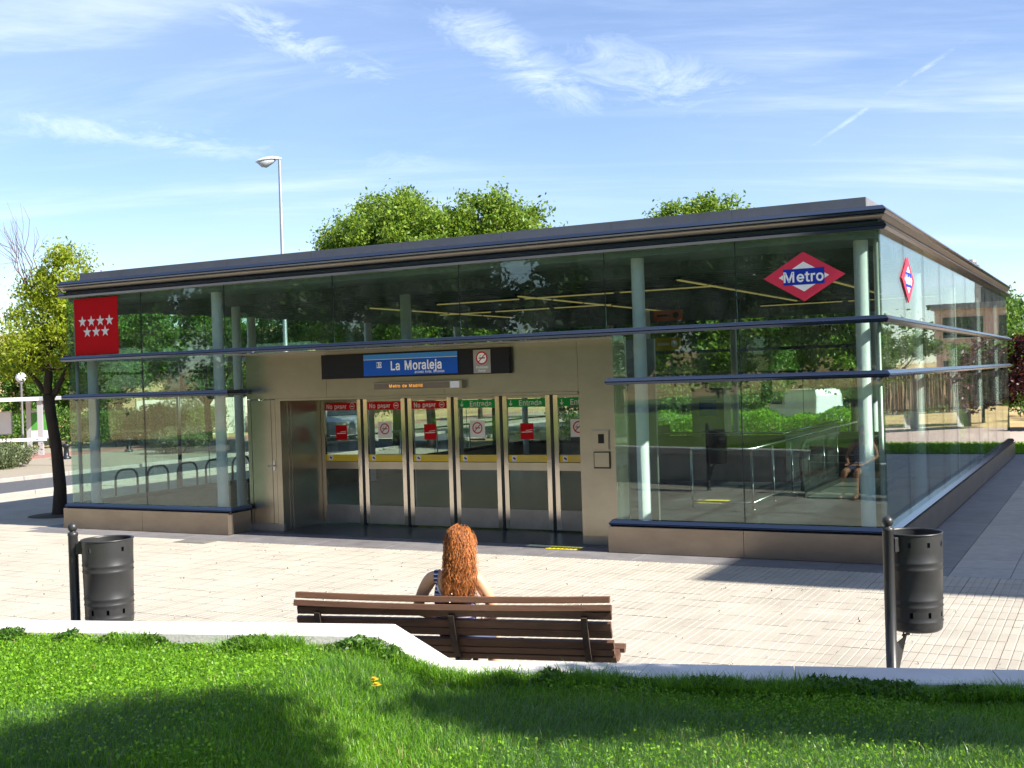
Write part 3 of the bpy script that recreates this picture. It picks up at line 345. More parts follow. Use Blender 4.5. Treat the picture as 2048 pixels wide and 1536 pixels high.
def _glyph_e():
    adv, (A, B) = GLYPH['o']; A, B = (A, B) if max(x for x, y in A) > max(x for x, y in B) else (B, A)
    bx = lambda P: (min(x for x, y in P), max(x for x, y in P), min(y for x, y in P), max(y for x, y in P))
    a0, a1, b0, b1 = bx(A); c0, c1, d0, d1 = bx(B); cx, cy = (a0 + a1) / 2, (b0 + b1) / 2; R1, S1, R2, S2 = (a1 - a0) / 2, (b1 - b0) / 2, (c1 - c0) / 2, (d1 - d0) / 2; h = 0.024
    P = [(cx + R1 * math.cos(t), cy + S1 * math.sin(t)) for t in np.linspace(0.0, 2 * math.pi - 0.62, 40)] + [(cx + R2 * math.cos(t), cy + S2 * math.sin(t)) for t in np.linspace(2 * math.pi - 0.72, math.pi + 0.13, 18)] + [(cx - R2 * 0.98, cy - h), (cx + R1, cy - h)]
    Q = [(cx + R2 * math.cos(t), cy + S2 * math.sin(t)) for t in np.linspace(0.19, math.pi - 0.19, 22)]
    GLYPH['e'] = (GLYPH['e'][0], [P, list(reversed(Q))])
_glyph_e()
_tx = {}
def text_mesh(body, size, bold=0.0, align='LEFT', space=1.0):
    from mathutils.geometry import tessellate_polygon
    k = (body, size, bold, align, space)
    if k in _tx: return _tx[k]
    sc = 0.70 * size / CAP; tot = sum(GLYPH[c][0] * space for c in body) * sc; x = -tot / 2 if align == 'CENTER' else 0.0
    area = lambda p: 0.5 * sum(p[i - 1][0] * p[i][1] - p[i][0] * p[i - 1][1] for i in range(len(p)))
    def inside(q, p):
        r = False
        for i in range(len(p)):
            (x0, y0), (x1, y1) = p[i - 1], p[i]
            if (y0 <= q[1]) != (y1 <= q[1]) and x0 + (q[1] - y0) / (y1 - y0) * (x1 - x0) > q[0]: r = not r
        return r
    def grow_(p, d):
        n = len(p); o = []; sg = 1 if area(p) > 0 else -1
        for i in range(n):
            a_, b_, c_ = Vector(p[i - 1]), Vector(p[i]), Vector(p[(i + 1) % n]); e0 = (b_ - a_); e1 = (c_ - b_)
            if e0.length < 1e-6 or e1.length < 1e-6: o.append(p[i]); continue
            n0 = Vector((e0.y, -e0.x)).normalized(); n1 = Vector((e1.y, -e1.x)).normalized(); m = n0 + n1
            m = m / max(0.5, 1 + n0.dot(n1)); o.append((b_.x + m.x * d * sg, b_.y + m.y * d * sg))
        return o
    V, F = [], []
    for c in body:
        adv, cont = GLYPH[c]
        if cont:
            cont = [[q for i, q in enumerate(p) if q != p[i - 1]] for p in cont]; big = max(cont, key=lambda p: abs(area(p))); sg = area(big) > 0; outs = [p for p in cont if (area(p) > 0) == sg]; holes = [p for p in cont if (area(p) > 0) != sg]
            for lv, p in enumerate(outs):
                hs = [h for h in holes if inside(h[0], p)]; loops = [[(px_ * sc, py_ * sc) for px_, py_ in grow_(p, bold / sc)]] + [[(px_ * sc, py_ * sc) for px_, py_ in grow_(h, -bold / sc)] for h in hs]
                flat = [q for l in loops for q in l]; b0 = len(V); V += [(x + q[0], q[1] - CAP * sc / 2, 0.0010 + 0.0003 * lv) for q in flat]
                F += [tuple(b0 + i for i in t_) for t_ in tessellate_polygon([[Vector((q[0], q[1], 0)) for q in l] for l in loops])]
        x += adv * space * sc
    me = bpy.data.meshes.new('lettering'); me.from_pydata(V, [], F); me.update(); _tx[k] = me; return me
def face_front(x, y, z, sx=1.0): return Matrix.Translation((x, y, z)) @ Matrix.Rotation(R(90), 4, 'X') @ Matrix.Diagonal((sx, 1, 1, 1))
def face_right(x, y, z): return Matrix.Translation((x, y, z)) @ Matrix.Rotation(R(90), 4, 'Z') @ Matrix.Rotation(R(90), 4, 'X')
def star(mb, cx, y, cz, r, mi):
    p = []
    for k in range(10):
        a = math.pi / 2 + k * math.pi / 5; q = r if k % 2 == 0 else r * 0.40; p.append((cx + q * math.cos(a), cz + q * math.sin(a)))
    b = [(x, y, z) for x, z in p] + [(cx, y, cz)]
    mb.poly(b, [(k, 10, (k + 1) % 10) for k in range(10)], mi)
def ring(mb, cx, y, cz, r0, r1, mi, seg=28, th=0.0):
    P = []
    for k in range(seg):
        a = 2 * math.pi * k / seg; P += [(cx + r0 * math.cos(a), y, cz + r0 * math.sin(a)), (cx + r1 * math.cos(a), y, cz + r1 * math.sin(a))]
    mb.poly(P, [(2 * k, 2 * ((k + 1) % seg), 2 * ((k + 1) % seg) + 1, 2 * k + 1) for k in range(seg)], mi)
def disc(mb, cx, y, cz, r, mi, seg=28):
    mb.poly([(cx + r * math.cos(2 * math.pi * k / seg), y, cz + r * math.sin(2 * math.pi * k / seg)) for k in range(seg)], [tuple(range(seg))], mi)
def bar2d(mb, x0, z0, x1, z1, w, y, mi):
    d = Vector((x1 - x0, z1 - z0)); n = Vector((-d.y, d.x)).normalized() * w / 2
    mb.poly([(x0 + n.x, y, z0 + n.y), (x0 - n.x, y, z0 - n.y), (x1 - n.x, y, z1 - n.y), (x1 + n.x, y, z1 + n.y)], [(0, 1, 2, 3)], mi)
def no_smoking(mb, cx, y, cz, r, red, blk):
    bar2d(mb, cx - r * 0.55, cz, cx + r * 0.55, cz, r * 0.16, y - 0.0010, blk)
    bar2d(mb, cx - r * 0.45, cz + r * 0.25, cx - r * 0.1, cz + r * 0.42, r * 0.07, y - 0.0010, blk)
    bar2d(mb, cx - r * 0.6, cz - r * 0.6, cx + r * 0.6, cz + r * 0.6, r * 0.15, y - 0.0018, red)
    ring(mb, cx, y - 0.0024, cz, r * 0.80, r, red)
def quads_mesh(name, P, mats, mi=None, smooth=True):
    # P: (n,4,3) quads
    n = len(P); me = bpy.data.meshes.new(name)
    me.vertices.add(n * 4); me.vertices.foreach_set('co', np.ascontiguousarray(P, dtype=np.float32).ravel())
    me.loops.add(n * 4); me.loops.foreach_set('vertex_index', np.arange(n * 4, dtype=np.int32))
    me.polygons.add(n); me.polygons.foreach_set('loop_start', np.arange(0, n * 4, 4, dtype=np.int32)); me.polygons.foreach_set('loop_total', np.full(n, 4, dtype=np.int32))
    for m in mats: me.materials.append(MATS[m])
    if mi is not None: me.polygons.foreach_set('material_index', mi.astype(np.int32))
    me.update(calc_edges=True); return me
def unit(v): return v / np.maximum(np.linalg.norm(v, axis=-1, keepdims=True), 1e-9)
def leaves(C, size, up=0.25, aspect=0.55, jitter=0.35, droop=0.0):
    # rhombic, slightly folded leaves at the points C
    n = len(C); ax = unit(rng.normal(size=(n, 3)) + np.array([0, 0, -droop])); nn = unit(rng.normal(size=(n, 3)) + np.array([0, 0, up * 3]))
    sd = unit(np.cross(ax, nn)); nn = np.cross(sd, ax)
    s = size * (1 + jitter * rng.uniform(-1, 1, (n, 1)))
    a = C - ax * s * 0.5; b = C + sd * s * aspect * 0.5 + nn * s * 0.10; c = C + ax * s * 0.5; d = C - sd * s * aspect * 0.5 + nn * s * 0.10
    return np.stack([a, b, c, d], 1)
def crown_points(n, blobs, clump=0.35, nclump=120, hollow=0.55, seed=0):
    # leaves in clumps spread over the shell and the inside of several ellipsoids (cx,cy,cz,rx,ry,rz)
    g = np.random.default_rng(seed); W_ = np.array([b[3] * b[4] * b[5] for b in blobs]) ** (2 / 3); W_ = W_ / W_.sum(); out = []
    for b, w in zip(blobs, W_):
        k = max(6, int(nclump * w)); d = unit(g.normal(size=(k, 3))); rr = hollow + (1 - hollow) * g.uniform(0, 1, (k, 1)) ** 0.5
        rr *= 1 + 0.10 * g.normal(size=(k, 1)); ctr = np.array(b[:3]) + d * rr * np.array(b[3:6])
        m = int(n * w); idx = g.integers(0, k, m); sz = g.uniform(0.6, 1.35, k)
        p = ctr[idx] + g.normal(size=(m, 3)) * (clump * sz[idx])[:, None] * np.array([0.5, 0.5, 0.42]); out.append(p)
    return np.concatenate(out)

# ================================================================== SETTING
def sstep(x, a, b):
    t = min(1, max(0, (x - a) / (b - a))); return t * t * (3 - 2 * t)
CO = Vector((-1.406, -7.583, 0)); CU = Vector((0.960, 0.280, 0)); CN = Vector((0.280, -0.960, 0))   # kerb line: along, towards the lawn
def cw(u, n, z): p = CO + CU * u + CN * n; return (p.x, p.y, z)
def lawn_z(u, n):
    left = sstep(-u, -0.25, 0.5)
    return 0.455 + 0.20 * left + 0.042 * max(0, n - 0.3) * (1 if n < 8 else 8 / n) + 0.018 * math.sin(u * 1.7 + n) + 0.012 * math.sin(u * 4.1 - n * 3)
def lawn_uv(x, y): d = Vector((x, y, 0)) - CO; return d.dot(CU), d.dot(CN)

def terr(x, y):
    left = sstep(-x, 40, 78) * 3.6 + sstep(-x, 80, 160) * 1.5
    back = sstep(y, 48, 110) * 6.5
    dip = -0.5 * sstep(y, 21.5, 28) * sstep(x, -17, -13) * (1 - sstep(y, 60, 80))
    ang = sstep(-x, 14, 40)
    z = -0.06 + left * sstep(y, -10, 15) + back * (0.35 + 0.65 * ang) + dip + sstep(-y, 60, 140) * 5
    return z + (0.25 * math.sin(x * 0.13) * math.sin(y * 0.11) if (x < -40 or y > 40) else 0)
def build_terrain():
    xs = [-700, -420, -260, -180] + list(np.linspace(-140, -42, 36)) + list(np.linspace(-40, 12, 30)) + list(np.linspace(16, 120, 16)) + [180, 300, 480, 700]
    ys = [-700, -400, -220, -140, -100, -70, -45, -25, -10] + list(np.linspace(-4, 60, 40)) + list(np.linspace(64, 140, 22)) + [180, 260, 420, 700]
    V = [(x, y, terr(x, y)) for y in ys for x in xs]; nx = len(xs)
    F = [(j * nx + i, j * nx + i + 1, (j + 1) * nx + i + 1, (j + 1) * nx + i) for j in range(len(ys) - 1) for i in range(nx - 1)]
    mb = MB(); mb.poly(V, F, 0, True); struct(mb.build('terrain', 'dry_grass'))
build_terrain()
def sheet(name, x0, x1, y0, y1, z, m, th=0.03):
    return struct(MB().box(x0, x1, y0, y1, z - th, z).build(name, m))
plaza = sheet('plaza', -19.62, 13.5, -12.0, 20.4, -0.013, 'paver_bed', 0.02)
sheet('road', -23.6, -19.75, -80, 140, -0.035, 'asphalt', 0.02)
for (nm, x0, x1) in (('kerb', -19.75, -19.6), ('kerb', -23.75, -23.6)):
    mb = MB(); 
    for k in range(60): mb.box(x0, x1, -30 + k * 1.5, -30 + k * 1.5 + 1.488, -0.06, 0.07 + 0.003 * (k % 3), 0, 0.012)
    struct(mb.build('road_kerb', 'kerb'))
sheet('gravel_bed', -31.2, -23.75, -60, 60, -0.012, 'gravel', 0.03)
sheet('brick_path', -33.6, -31.2, -60, 60, -0.004, 'brickpath', 0.03)
sheet('far_pavement', -37.2, -33.6, -60, 26, -0.016, 'gravel', 0.03)
sheet('pink_path', -1.6, 13.5, 20.6, 30.0, 0.006, 'pinkpath', 0.05)
def strip_lawn():
    mb = MB(); mb.box(-1.6, 13.5, 17.4, 20.6, -0.03, 0.02); o = struct(mb.build('side_lawn', 'lawn_ground'))
    n = 16000; C = np.stack([rng.uniform(-1.5, 6, n), rng.uniform(17.5, 20.5, n), np.full(n, 0.02)], 1); h = rng.uniform(0.05, 0.12, (n, 1)); d = rng.uniform(-1, 1, (n, 3)); d[:, 2] = 0; s = unit(d) * 0.012
    t = C + np.concatenate([rng.normal(size=(n, 2)) * 0.03, h], 1); g = bpy.data.objects.new('side_grass', quads_mesh('side_grass', np.stack([C - s, C + s, t + s * 0.3, t - s * 0.3], 1), ['grass_blade'])); COL.objects.link(g)
    tag(g, 'short grass strip beyond the far corner of the glass station', 'grass', kind='stuff')
strip_lawn()

# -------------------------------------------------------------- paving
TL = 0.30
def tile_mesh(seed):
    r = random.Random(seed); mb = MB(); g = 0.0035; h = TL / 2 - g; d = -0.0045
    xs = [(-h, 0)]
    for k in (-1, 0, 1):
        c = k * TL / 4; xs += [(c - 0.0075, 0), (c - 0.0055, d), (c + 0.0055, d), (c + 0.0075, 0)]
    xs += [(h, 0)]
    P = [(x, -h, z) for x, z in xs] + [(x, h, z) for x, z in xs]; n = len(xs)
    F = [(i, i + 1, n + i + 1, n + i) for i in range(n - 1)]
    b = len(P); P += [(-h, -h, -0.014), (h, -h, -0.014), (h, h, -0.014), (-h, h, -0.014)]
    F += [(b, b + 1) + tuple(reversed(range(0, n))), (b + 2, b + 3) + tuple(range(n, 2 * n)), (b + 3, b, 0, n), (b + 1, b + 2, 2 * n - 1, n - 1)]
    return mb.poly(P, F)
def cam_px(p):
    q = Vector(p) - CAM; w = q.dot(_f)
    if w < 0.3: return None
    return 1024 + FOC * q.dot(_ex) / w, 768 - FOC * q.dot(_ey) / w, w
tiles = []
y = -0.66 - TL / 2
rows = 0
x_edges = [(-19.5, 7.0)]
def tile_ok(x, y):
    u, n = lawn_uv(x, y)
    return n < -0.10
ny0 = -0.66
k = 0
while ny0 - k * TL > -12:
    yy = ny0 - TL / 2 - k * TL
    i = 0
    while True:
        xx = 6.5 - i * TL
        if xx < -19.45: break
        if tile_ok(xx, yy): tiles.append((xx, yy))
        i += 1
    k += 1
# pavement left of the station
yy = -0.66 + TL / 2
while yy < 14:
    xx = -13.9
    while xx > -19.45:
        tiles.append((xx, yy)); xx -= TL
    yy += TL
scored = []
for (x, y) in tiles:
    p = cam_px((x, y, 0)); vis = p and -40 < p[0] < 2090 and 1000 < p[1] < 1345 - (60 if p[0] < 800 else 0)
    scored.append((p[2] if vis else 1e6, x, y))
scored.sort()
tmesh = [tile_mesh(i).mesh('paver', 'paver') for i in range(3)]
for (d, x, y) in scored[:300]:
    o = place(tmesh[random.randrange(3)], 'paver', (x, y, random.uniform(-0.0012, 0.0012)), plaza)
    o.rotation_euler = (random.uniform(-1, 1) * 0.004, random.uniform(-1, 1) * 0.004, random.uniform(-1, 1) * 0.006)
rest = MB(); proto = tile_mesh(0)
for (d, x, y) in scored[300:]:
    z = random.uniform(-0.0012, 0.0012)
    b = len(rest.v); rest.v += [(vx + x, vy + y, vz + z) for vx, vy, vz in proto.v]; rest.f += [tuple(b + i for i in f) for f in proto.f]; rest.m += proto.m; rest.sm += proto.sm
o = rest.build('far_pavers', 'paver', plaza); o['kind'] = 'stuff'
# dark stone border round the station and plain slabs on its right side
def slab_row(name, x0, x1, y0, y1, step, along, m, z=0.0, gap=0.006):
    a, b = (x0, x1) if along == 'x' else (y0, y1); n = max(1, round((b - a) / step)); s = (b - a) / n
    for i in range(n):
        p0, p1 = a + i * s + gap / 2, a + (i + 1) * s - gap / 2; zz = z + random.uniform(-0.001, 0.001)
        mb = MB()
        if along == 'x': mb.box(p0, p1, y0 + gap / 2, y1 - gap / 2, -0.0135, zz, 0, 0.003)
        else: mb.box(x0 + gap / 2, x1 - gap / 2, p0, p1, -0.0135, zz, 0, 0.003)
        mb.build(name, m, plaza)
slab_row('border_slab', -14.0, 0.72, -0.66, -0.11, 1.25, 'x', 'granite')
slab_row('border_slab', 0.11, 0.72, -0.11, 17.2, 1.3, 'y', 'granite')
slab_row('threshold_slab', -9.83, -3.5, -0.11, 0.30, 1.25, 'x', 'granite', 0.001)
slab_row('border_slab', -13.95, -13.45, -0.1, 17.2, 1.3, 'y', 'granite')
for i, x in enumerate((0.72, 1.34, 1.96, 2.58, 3.2)):
    slab_row('side_slab', x, x + 0.62, -0.66, 17.2, 0.62, 'y', 'slab')
def litter():
    n = 420; u = rng.uniform(-12, 4, n); v = rng.uniform(-7.4, -0.7, n); keep = np.array([tile_ok(a, b) for a, b in zip(u, v)]); C = np.stack([u[keep], v[keep], np.full(keep.sum(), 0.006)], 1)
    Q = leaves(C, 0.032, 1.5, 0.4); o = bpy.data.objects.new('leaf_litter', quads_mesh('leaf_litter', Q, ['dry_leaf'])); COL.objects.link(o); tag(o, 'small dry leaves scattered on the paving', 'leaf litter', kind='stuff')
mat('dry_leaf', (0.09, 0.055, 0.03), 0.9)
litter()
g = MB(); g.box(-10.15, -9.55, -0.97, -0.67, 0.0018, 0.006)
for i in range(11): g.box(-10.12 + i * 0.052, -10.09 + i * 0.052, -0.94, -0.70, 0.006, 0.010)
tag(g.build('drain_grate', 'steel_dull'), 'dark metal drain grate set in the paving beside the left glass bay', 'grate')
g = MB(); g.box(-4.42, -3.95, -0.06, 0.16, 0.003, 0.006)
for i in range(7):
    for j in range(3): g.lathe([(0.018, 0.006), (0.014, 0.010), (0.0, 0.0105)], (-4.37 + i * 0.062, -0.02 + j * 0.065, 0), 8)
tag(g.build('tactile_tile', 'yellow_paint'), 'yellow tactile floor tile at the right end of the station threshold', 'floor tile')

# -------------------------------------------------------------- kerb wall of the lawn
wall = thing('lawn_wall', 'low white stone coping wall between the lawn and the paved plaza', 'wall', (CO.x, CO.y, 0))
def coping(u0, u1, z0, z1, name='coping_stone'):
    W_ = 0.34; e = 0.006; mb = MB(); c = 0.008
    P = []
    for (u, z) in ((u0 + e / 2, z0), (u1 - e / 2, z1)):
        P += [cw(u, 0, z - 0.12), cw(u, W_, z - 0.12), cw(u, W_, z - c), cw(u, W_ - c, z), cw(u, c, z), cw(u, 0, z - c)]
    F = [(0, 1, 2, 3, 4, 5), (11, 10, 9, 8, 7, 6)] + [((i + 1) % 6, i, 6 + i, 6 + (i + 1) % 6) for i in range(6)]
    mb.poly(P, F); mb.build(name, 'coping', wall)
ZH, ZL = 0.735, 0.508
u = -0.36
while u > -9: coping(u - 1.0, u, ZH, ZH); u -= 1.0
coping(-0.36, 0.02, ZH, ZL)
for (a, b) in ((0.02, 1.02), (1.02, 2.14), (2.14, 3.26), (3.26, 4.4), (4.4, 5.9), (5.9, 7.4)): coping(a, b, ZL, ZL)
for (a, b, z0, z1) in [(-9.36 + 0.9 * i, -9.36 + 0.9 * (i + 1), ZH, ZH) for i in range(10)] + [(-0.36, 0.02, ZH, ZL)] + [(0.02 + 0.92 * i, 0.02 + 0.92 * (i + 1), ZL, ZL) for i in range(8)]:
    mb = MB(); e = 0.008; i0, i1 = 0.03, 0.33
    P = [cw(a + e, i0, -0.03), cw(b, i0, -0.03), cw(b, i1, -0.03), cw(a + e, i1, -0.03), cw(a + e, i0, z0 - 0.123), cw(b, i0, z1 - 0.123), cw(b, i1, z1 - 0.123), cw(a + e, i1, z0 - 0.123)]
    mb.poly(P, [(3, 2, 1, 0), (4, 5, 6, 7), (0, 1, 5, 4), (1, 2, 6, 5), (2, 3, 7, 6), (3, 0, 4, 7)]); mb.build('wall_block', 'concrete', wall)

# -------------------------------------------------------------- lawn
def build_lawn():
    us = list(np.linspace(-26, -6, 8)) + list(np.linspace(-5.5, 6.5, 70)) + list(np.linspace(7.4, 34, 10)); ns = list(np.linspace(0.335, 4, 26)) + [5, 6.5, 8, 11, 15, 22, 32, 44, 60]
    V = [cw(a, b, lawn_z(a, b) - 0.012) for b in ns for a in us]; n = len(us)
    F = [(j * n + i + 1, j * n + i, (j + 1) * n + i, (j + 1) * n + i + 1) for j in range(len(ns) - 1) for i in range(n - 1)]
    mb = MB(); mb.poly(V, F, 0, True); struct(mb.build('lawn', 'lawn_ground'))
build_lawn()
def lawn_z_np(u, n):
    t = np.clip((-u + 0.25) / 0.75, 0, 1); left = t * t * (3 - 2 * t)
    return 0.455 + 0.20 * left + 0.042 * np.maximum(0, n - 0.3) + 0.018 * np.sin(u * 1.7 + n) + 0.012 * np.sin(u * 4.1 - n * 3)
def cw_np(u, n, z): return np.stack([CO.x + CU.x * u + CN.x * n, CO.y + CU.y * u + CN.y * n, z], -1)
def lawn_pts(n, umin=-3.7, umax=3.9, nmin=0.34, nmax=2.95):
    u = rng.uniform(umin, umax, n); w = nmin + (nmax - nmin) * rng.uniform(0, 1, n) ** 1.15; return u, w
def value_noise(u, v, s, seed):
    g = np.random.default_rng(seed).uniform(0, 1, (64, 64)); a, b = u * s + 100, v * s + 100; i, j = np.floor(a).astype(int), np.floor(b).astype(int); fa, fb = a - i, b - j
    fa = fa * fa * (3 - 2 * fa); fb = fb * fb * (3 - 2 * fb)
    return (g[i % 64, j % 64] * (1 - fa) + g[(i + 1) % 64, j % 64] * fa) * (1 - fb) + (g[i % 64, (j + 1) % 64] * (1 - fa) + g[(i + 1) % 64, (j + 1) % 64] * fa) * fb
def grow(name, label, n, hmin, hmax, width, lean, mname, mask, nmax=2.95, comb=(0, 0)):
    u, w = lawn_pts(n, nmax=nmax); keep = rng.uniform(0, 1, n) < mask(u, w); u, w = u[keep], w[keep]; n = len(u)
    B = cw_np(u, w, lawn_z_np(u, w) - 0.012); h = rng.uniform(hmin, hmax, (n, 1)) * (0.75 + 0.5 * value_noise(u, w, 1.3, 5))[:, None]
    d = np.concatenate([rng.normal(size=(n, 2)) * lean + np.array(comb), np.zeros((n, 1))], 1); side = unit(np.cross(d + 1e-4, [0, 0, 1.0])) * width * rng.uniform(0.7, 1.3, (n, 1)) / 2
    M_ = B + d * h * 0.35 + np.array([0, 0, 1]) * h * 0.62; T = B + d * h * 1.05 + np.array([0, 0, 1]) * h * 0.95
    V = np.stack([B - side, B + side, M_ + side * 0.8, M_ - side * 0.8, T], 1).reshape(-1, 3)
    me = bpy.data.meshes.new(name); me.vertices.add(n * 5); me.vertices.foreach_set('co', V.astype(np.float32).ravel())
    base = np.arange(n, dtype=np.int32)[:, None] * 5; idx = np.concatenate([base + np.array([[0, 1, 2, 3]]), base + np.array([[3, 2, 4]])], 1).astype(np.int32).ravel()
    me.loops.add(n * 7); me.loops.foreach_set('vertex_index', idx)
    st = (np.arange(n)[:, None] * 7 + np.array([[0, 4]])).astype(np.int32).ravel(); me.polygons.add(n * 2); me.polygons.foreach_set('loop_start', st); me.polygons.foreach_set('loop_total', np.tile(np.array([4, 3], dtype=np.int32), n))
    me.materials.append(MATS[mname]); me.update(calc_edges=True); o = bpy.data.objects.new(name, me); COL.objects.link(o)
    tag(o, label, 'grass', kind='stuff')
def m_blue(u, w): return np.clip((value_noise(u, w, 0.75, 11) - 0.42) * 5, 0, 1) * np.clip((w - 0.55) * 2, 0, 1)
grow('lawn_grass', 'bright green mown grass covering the foreground lawn', 190000, 0.025, 0.062, 0.0042, 0.55, 'grass_blade', lambda u, w: 1 - 0.6 * m_blue(u, w))
grow('fine_grass', 'fine bluish green grass in combed patches on the lawn', 120000, 0.045, 0.085, 0.0030, 0.30, 'grass_blue', m_blue, comb=(0.45, 0.18))
leaf_mat('dry_blade', (0.20, 0.17, 0.06), (0.32, 0.26, 0.10), (0.42, 0.34, 0.15), 0.3)
grow('dry_stalks', 'pale dry stalks scattered through the lawn', 5000, 0.04, 0.09, 0.003, 0.6, 'dry_blade', lambda u, w: value_noise(u, w, 1.7, 51))
def edge_mask(u, w): return np.clip((value_noise(u, w * 0 + 2.2, 3.1, 31) - 0.45) * 3, 0, 1) * (w < 0.55) * 0.8
grow('edge_tufts', 'longer unmown grass tufts along the coping', 60000, 0.05, 0.13, 0.0045, 0.55, 'grass_blade', edge_mask, nmax=0.62)
def clover():
    n = 95000; u, w = lawn_pts(n); ms = np.clip((value_noise(u, w, 0.9, 3) - 0.33) * 4, 0, 1) * (1 - 0.75 * m_blue(u, w)); keep = rng.uniform(0, 1, n) < ms; u, w = u[keep], w[keep]; n = len(u)
    C = cw_np(u, w, lawn_z_np(u, w) + rng.uniform(0.012, 0.05, n)); Q = leaves(C, 0.017, up=0.6, aspect=0.75)
    o = bpy.data.objects.new('clover_patch', quads_mesh('clover_patch', Q, ['clover'])); COL.objects.link(o); tag(o, 'small round clover leaves mixed through the lawn', 'clover', kind='stuff')
    # weeds along the kerb
    n = 26000; u = rng.uniform(-4.8, 4.8, n); cl = value_noise(u, u * 0 + 1.3, 2.6, 21) * 0.7 + value_noise(u, u * 0 + 4.4, 7.0, 22) * 0.5
    hgt = np.clip((cl - 0.42) * 0.20, 0.0, 0.07); w = 0.36 + np.abs(rng.normal(size=n)) * 0.10; ok = hgt > 0.008; u, w, hgt = u[ok], w[ok], hgt[ok]; n = len(u)
    C = cw_np(u, w - 0.03, lawn_z_np(u, w) + hgt * rng.uniform(0.1, 1.25, n)); Q = leaves(C, 0.034, up=0.35, aspect=0.42)
    o = bpy.data.objects.new('kerb_weeds', quads_mesh('kerb_weeds', Q, ['weed'])); COL.objects.link(o); tag(o, 'ragged leafy weeds growing along the edge of the coping', 'weeds', kind='stuff')
clover()
def dandelion(u, w, label):
    x, y, z = cw(u, w, lawn_z(u, w)); t = thing('dandelion', label, 'flower', (x, y, z), 0, 'yellow dandelions on the lawn')
    MB().tube([(0, 0, -0.02), (0.003, 0, 0.04), (0.006, 0.002, 0.068)], 0.0018, 6).build('stem', 'weed', t, False)
    mb = MB()
    for ring_, (n, r, zz, tilt) in enumerate(((16, 0.024, 0.070, 0.15), (12, 0.017, 0.074, 0.4), (8, 0.010, 0.077, 0.8))):
        for k in range(n):
            a = 2 * math.pi * (k + 0.5 * ring_) / n; c, s = math.cos(a), math.sin(a); wd = 0.0034
            mb.poly([(0.006 - s * wd * 0.4, c * wd * 0.4, zz), (0.006 + c * r - s * wd, s * r + c * wd, zz + r * tilt), (0.006 + c * r * 1.15, s * r * 1.15, zz + r * tilt), (0.006 + c * r + s * wd, s * r - c * wd, zz + r * tilt), (0.006 + s * wd * 0.4, -c * wd * 0.4, zz)], [(0, 1, 2, 3, 4)])
    mb.build('petals', 'flower', t, False)
dandelion(-0.122, 1.172, 'yellow dandelion flower open on the lawn, the farther of the two'); dandelion(-0.085, 1.243, 'yellow dandelion flower open on the lawn, the nearer of the two')

# ================================================================== STATION
XL, XA, XB, YB = -13.336, -9.87, -3.393, 16.78
ZS, ZLR, ZU, ZE, ZT = 0.378, 2.206, 2.845, 3.922, 4.104
st = thing('metro_station', 'long glass and steel metro station pavilion with a flat grey roof', 'metro station', (XL / 2, YB / 2, 0))
PROF = [(-0.02, 0.040), (0.050, 0.040), (0.056, 0.033), (0.088, -0.002), (0.080, -0.008), (0.086, -0.016), (0.060, -0.044), (-0.02, -0.044)]
def runs(path, closed, prof, z, name, m):
    n = len(path); P = [Vector((p[0], p[1])) for p in path]
    def nrm(i): d = (P[(i + 1) % n] - P[i]).normalized(); return Vector((d.y, -d.x))
    off = []
    for i in range(n):
        if not closed and i == 0: off.append(nrm(0)); continue
        if not closed and i == n - 1: off.append(nrm(n - 2)); continue
        a, b = nrm((i - 1) % n), nrm(i); off.append((a + b) / (1 + a.dot(b)))
    k = len(prof)
    for i in range(n if closed else n - 1):
        j = (i + 1) % n; mb = MB()
        V = [(P[i].x + off[i].x * o, P[i].y + off[i].y * o, z + h) for o, h in prof] + [(P[j].x + off[j].x * o, P[j].y + off[j].y * o, z + h) for o, h in prof]
        F = [tuple(range(k)), tuple(reversed(range(k, 2 * k)))] + [((q + 1) % k, q, k + q, k + (q + 1) % k) for q in range(k)]
        mb.poly(V, F); mb.build(name, m, st)
loop = [(XL, 0), (0, 0), (0, YB), (XL, YB)]
gap = [(XB, 0.40), (XB, 0), (0, 0), (0, YB), (XL, YB), (XL, 0), (XA, 0), (XA, 0.40)]
runs(gap, False, PROF, ZS, 'sill_rail', 'steel_rail'); runs(gap, False, PROF, ZLR, 'lower_rail', 'steel_rail'); runs(loop, True, PROF, ZU, 'upper_rail', 'steel_rail')
BIG = [(o * 1.12, h * 1.12) for o, h in PROF]
runs(loop, True, BIG, ZE, 'eave_rail', 'steel_rail'); runs(loop, True, BIG, ZT, 'eave_rail', 'steel_rail')
runs(loop, True, [(-0.1, 4.052), (0.080, 4.052), (0.066, 4.040), (0.03, 3.995), (-0.1, 3.995)], 0, 'eave_band', 'steel')
runs(loop, True, [(-0.1, 3.993), (-0.012, 3.993), (-0.012, 3.970), (-0.1, 3.970)], 0, 'eave_shadow_gap', 'dark_metal')
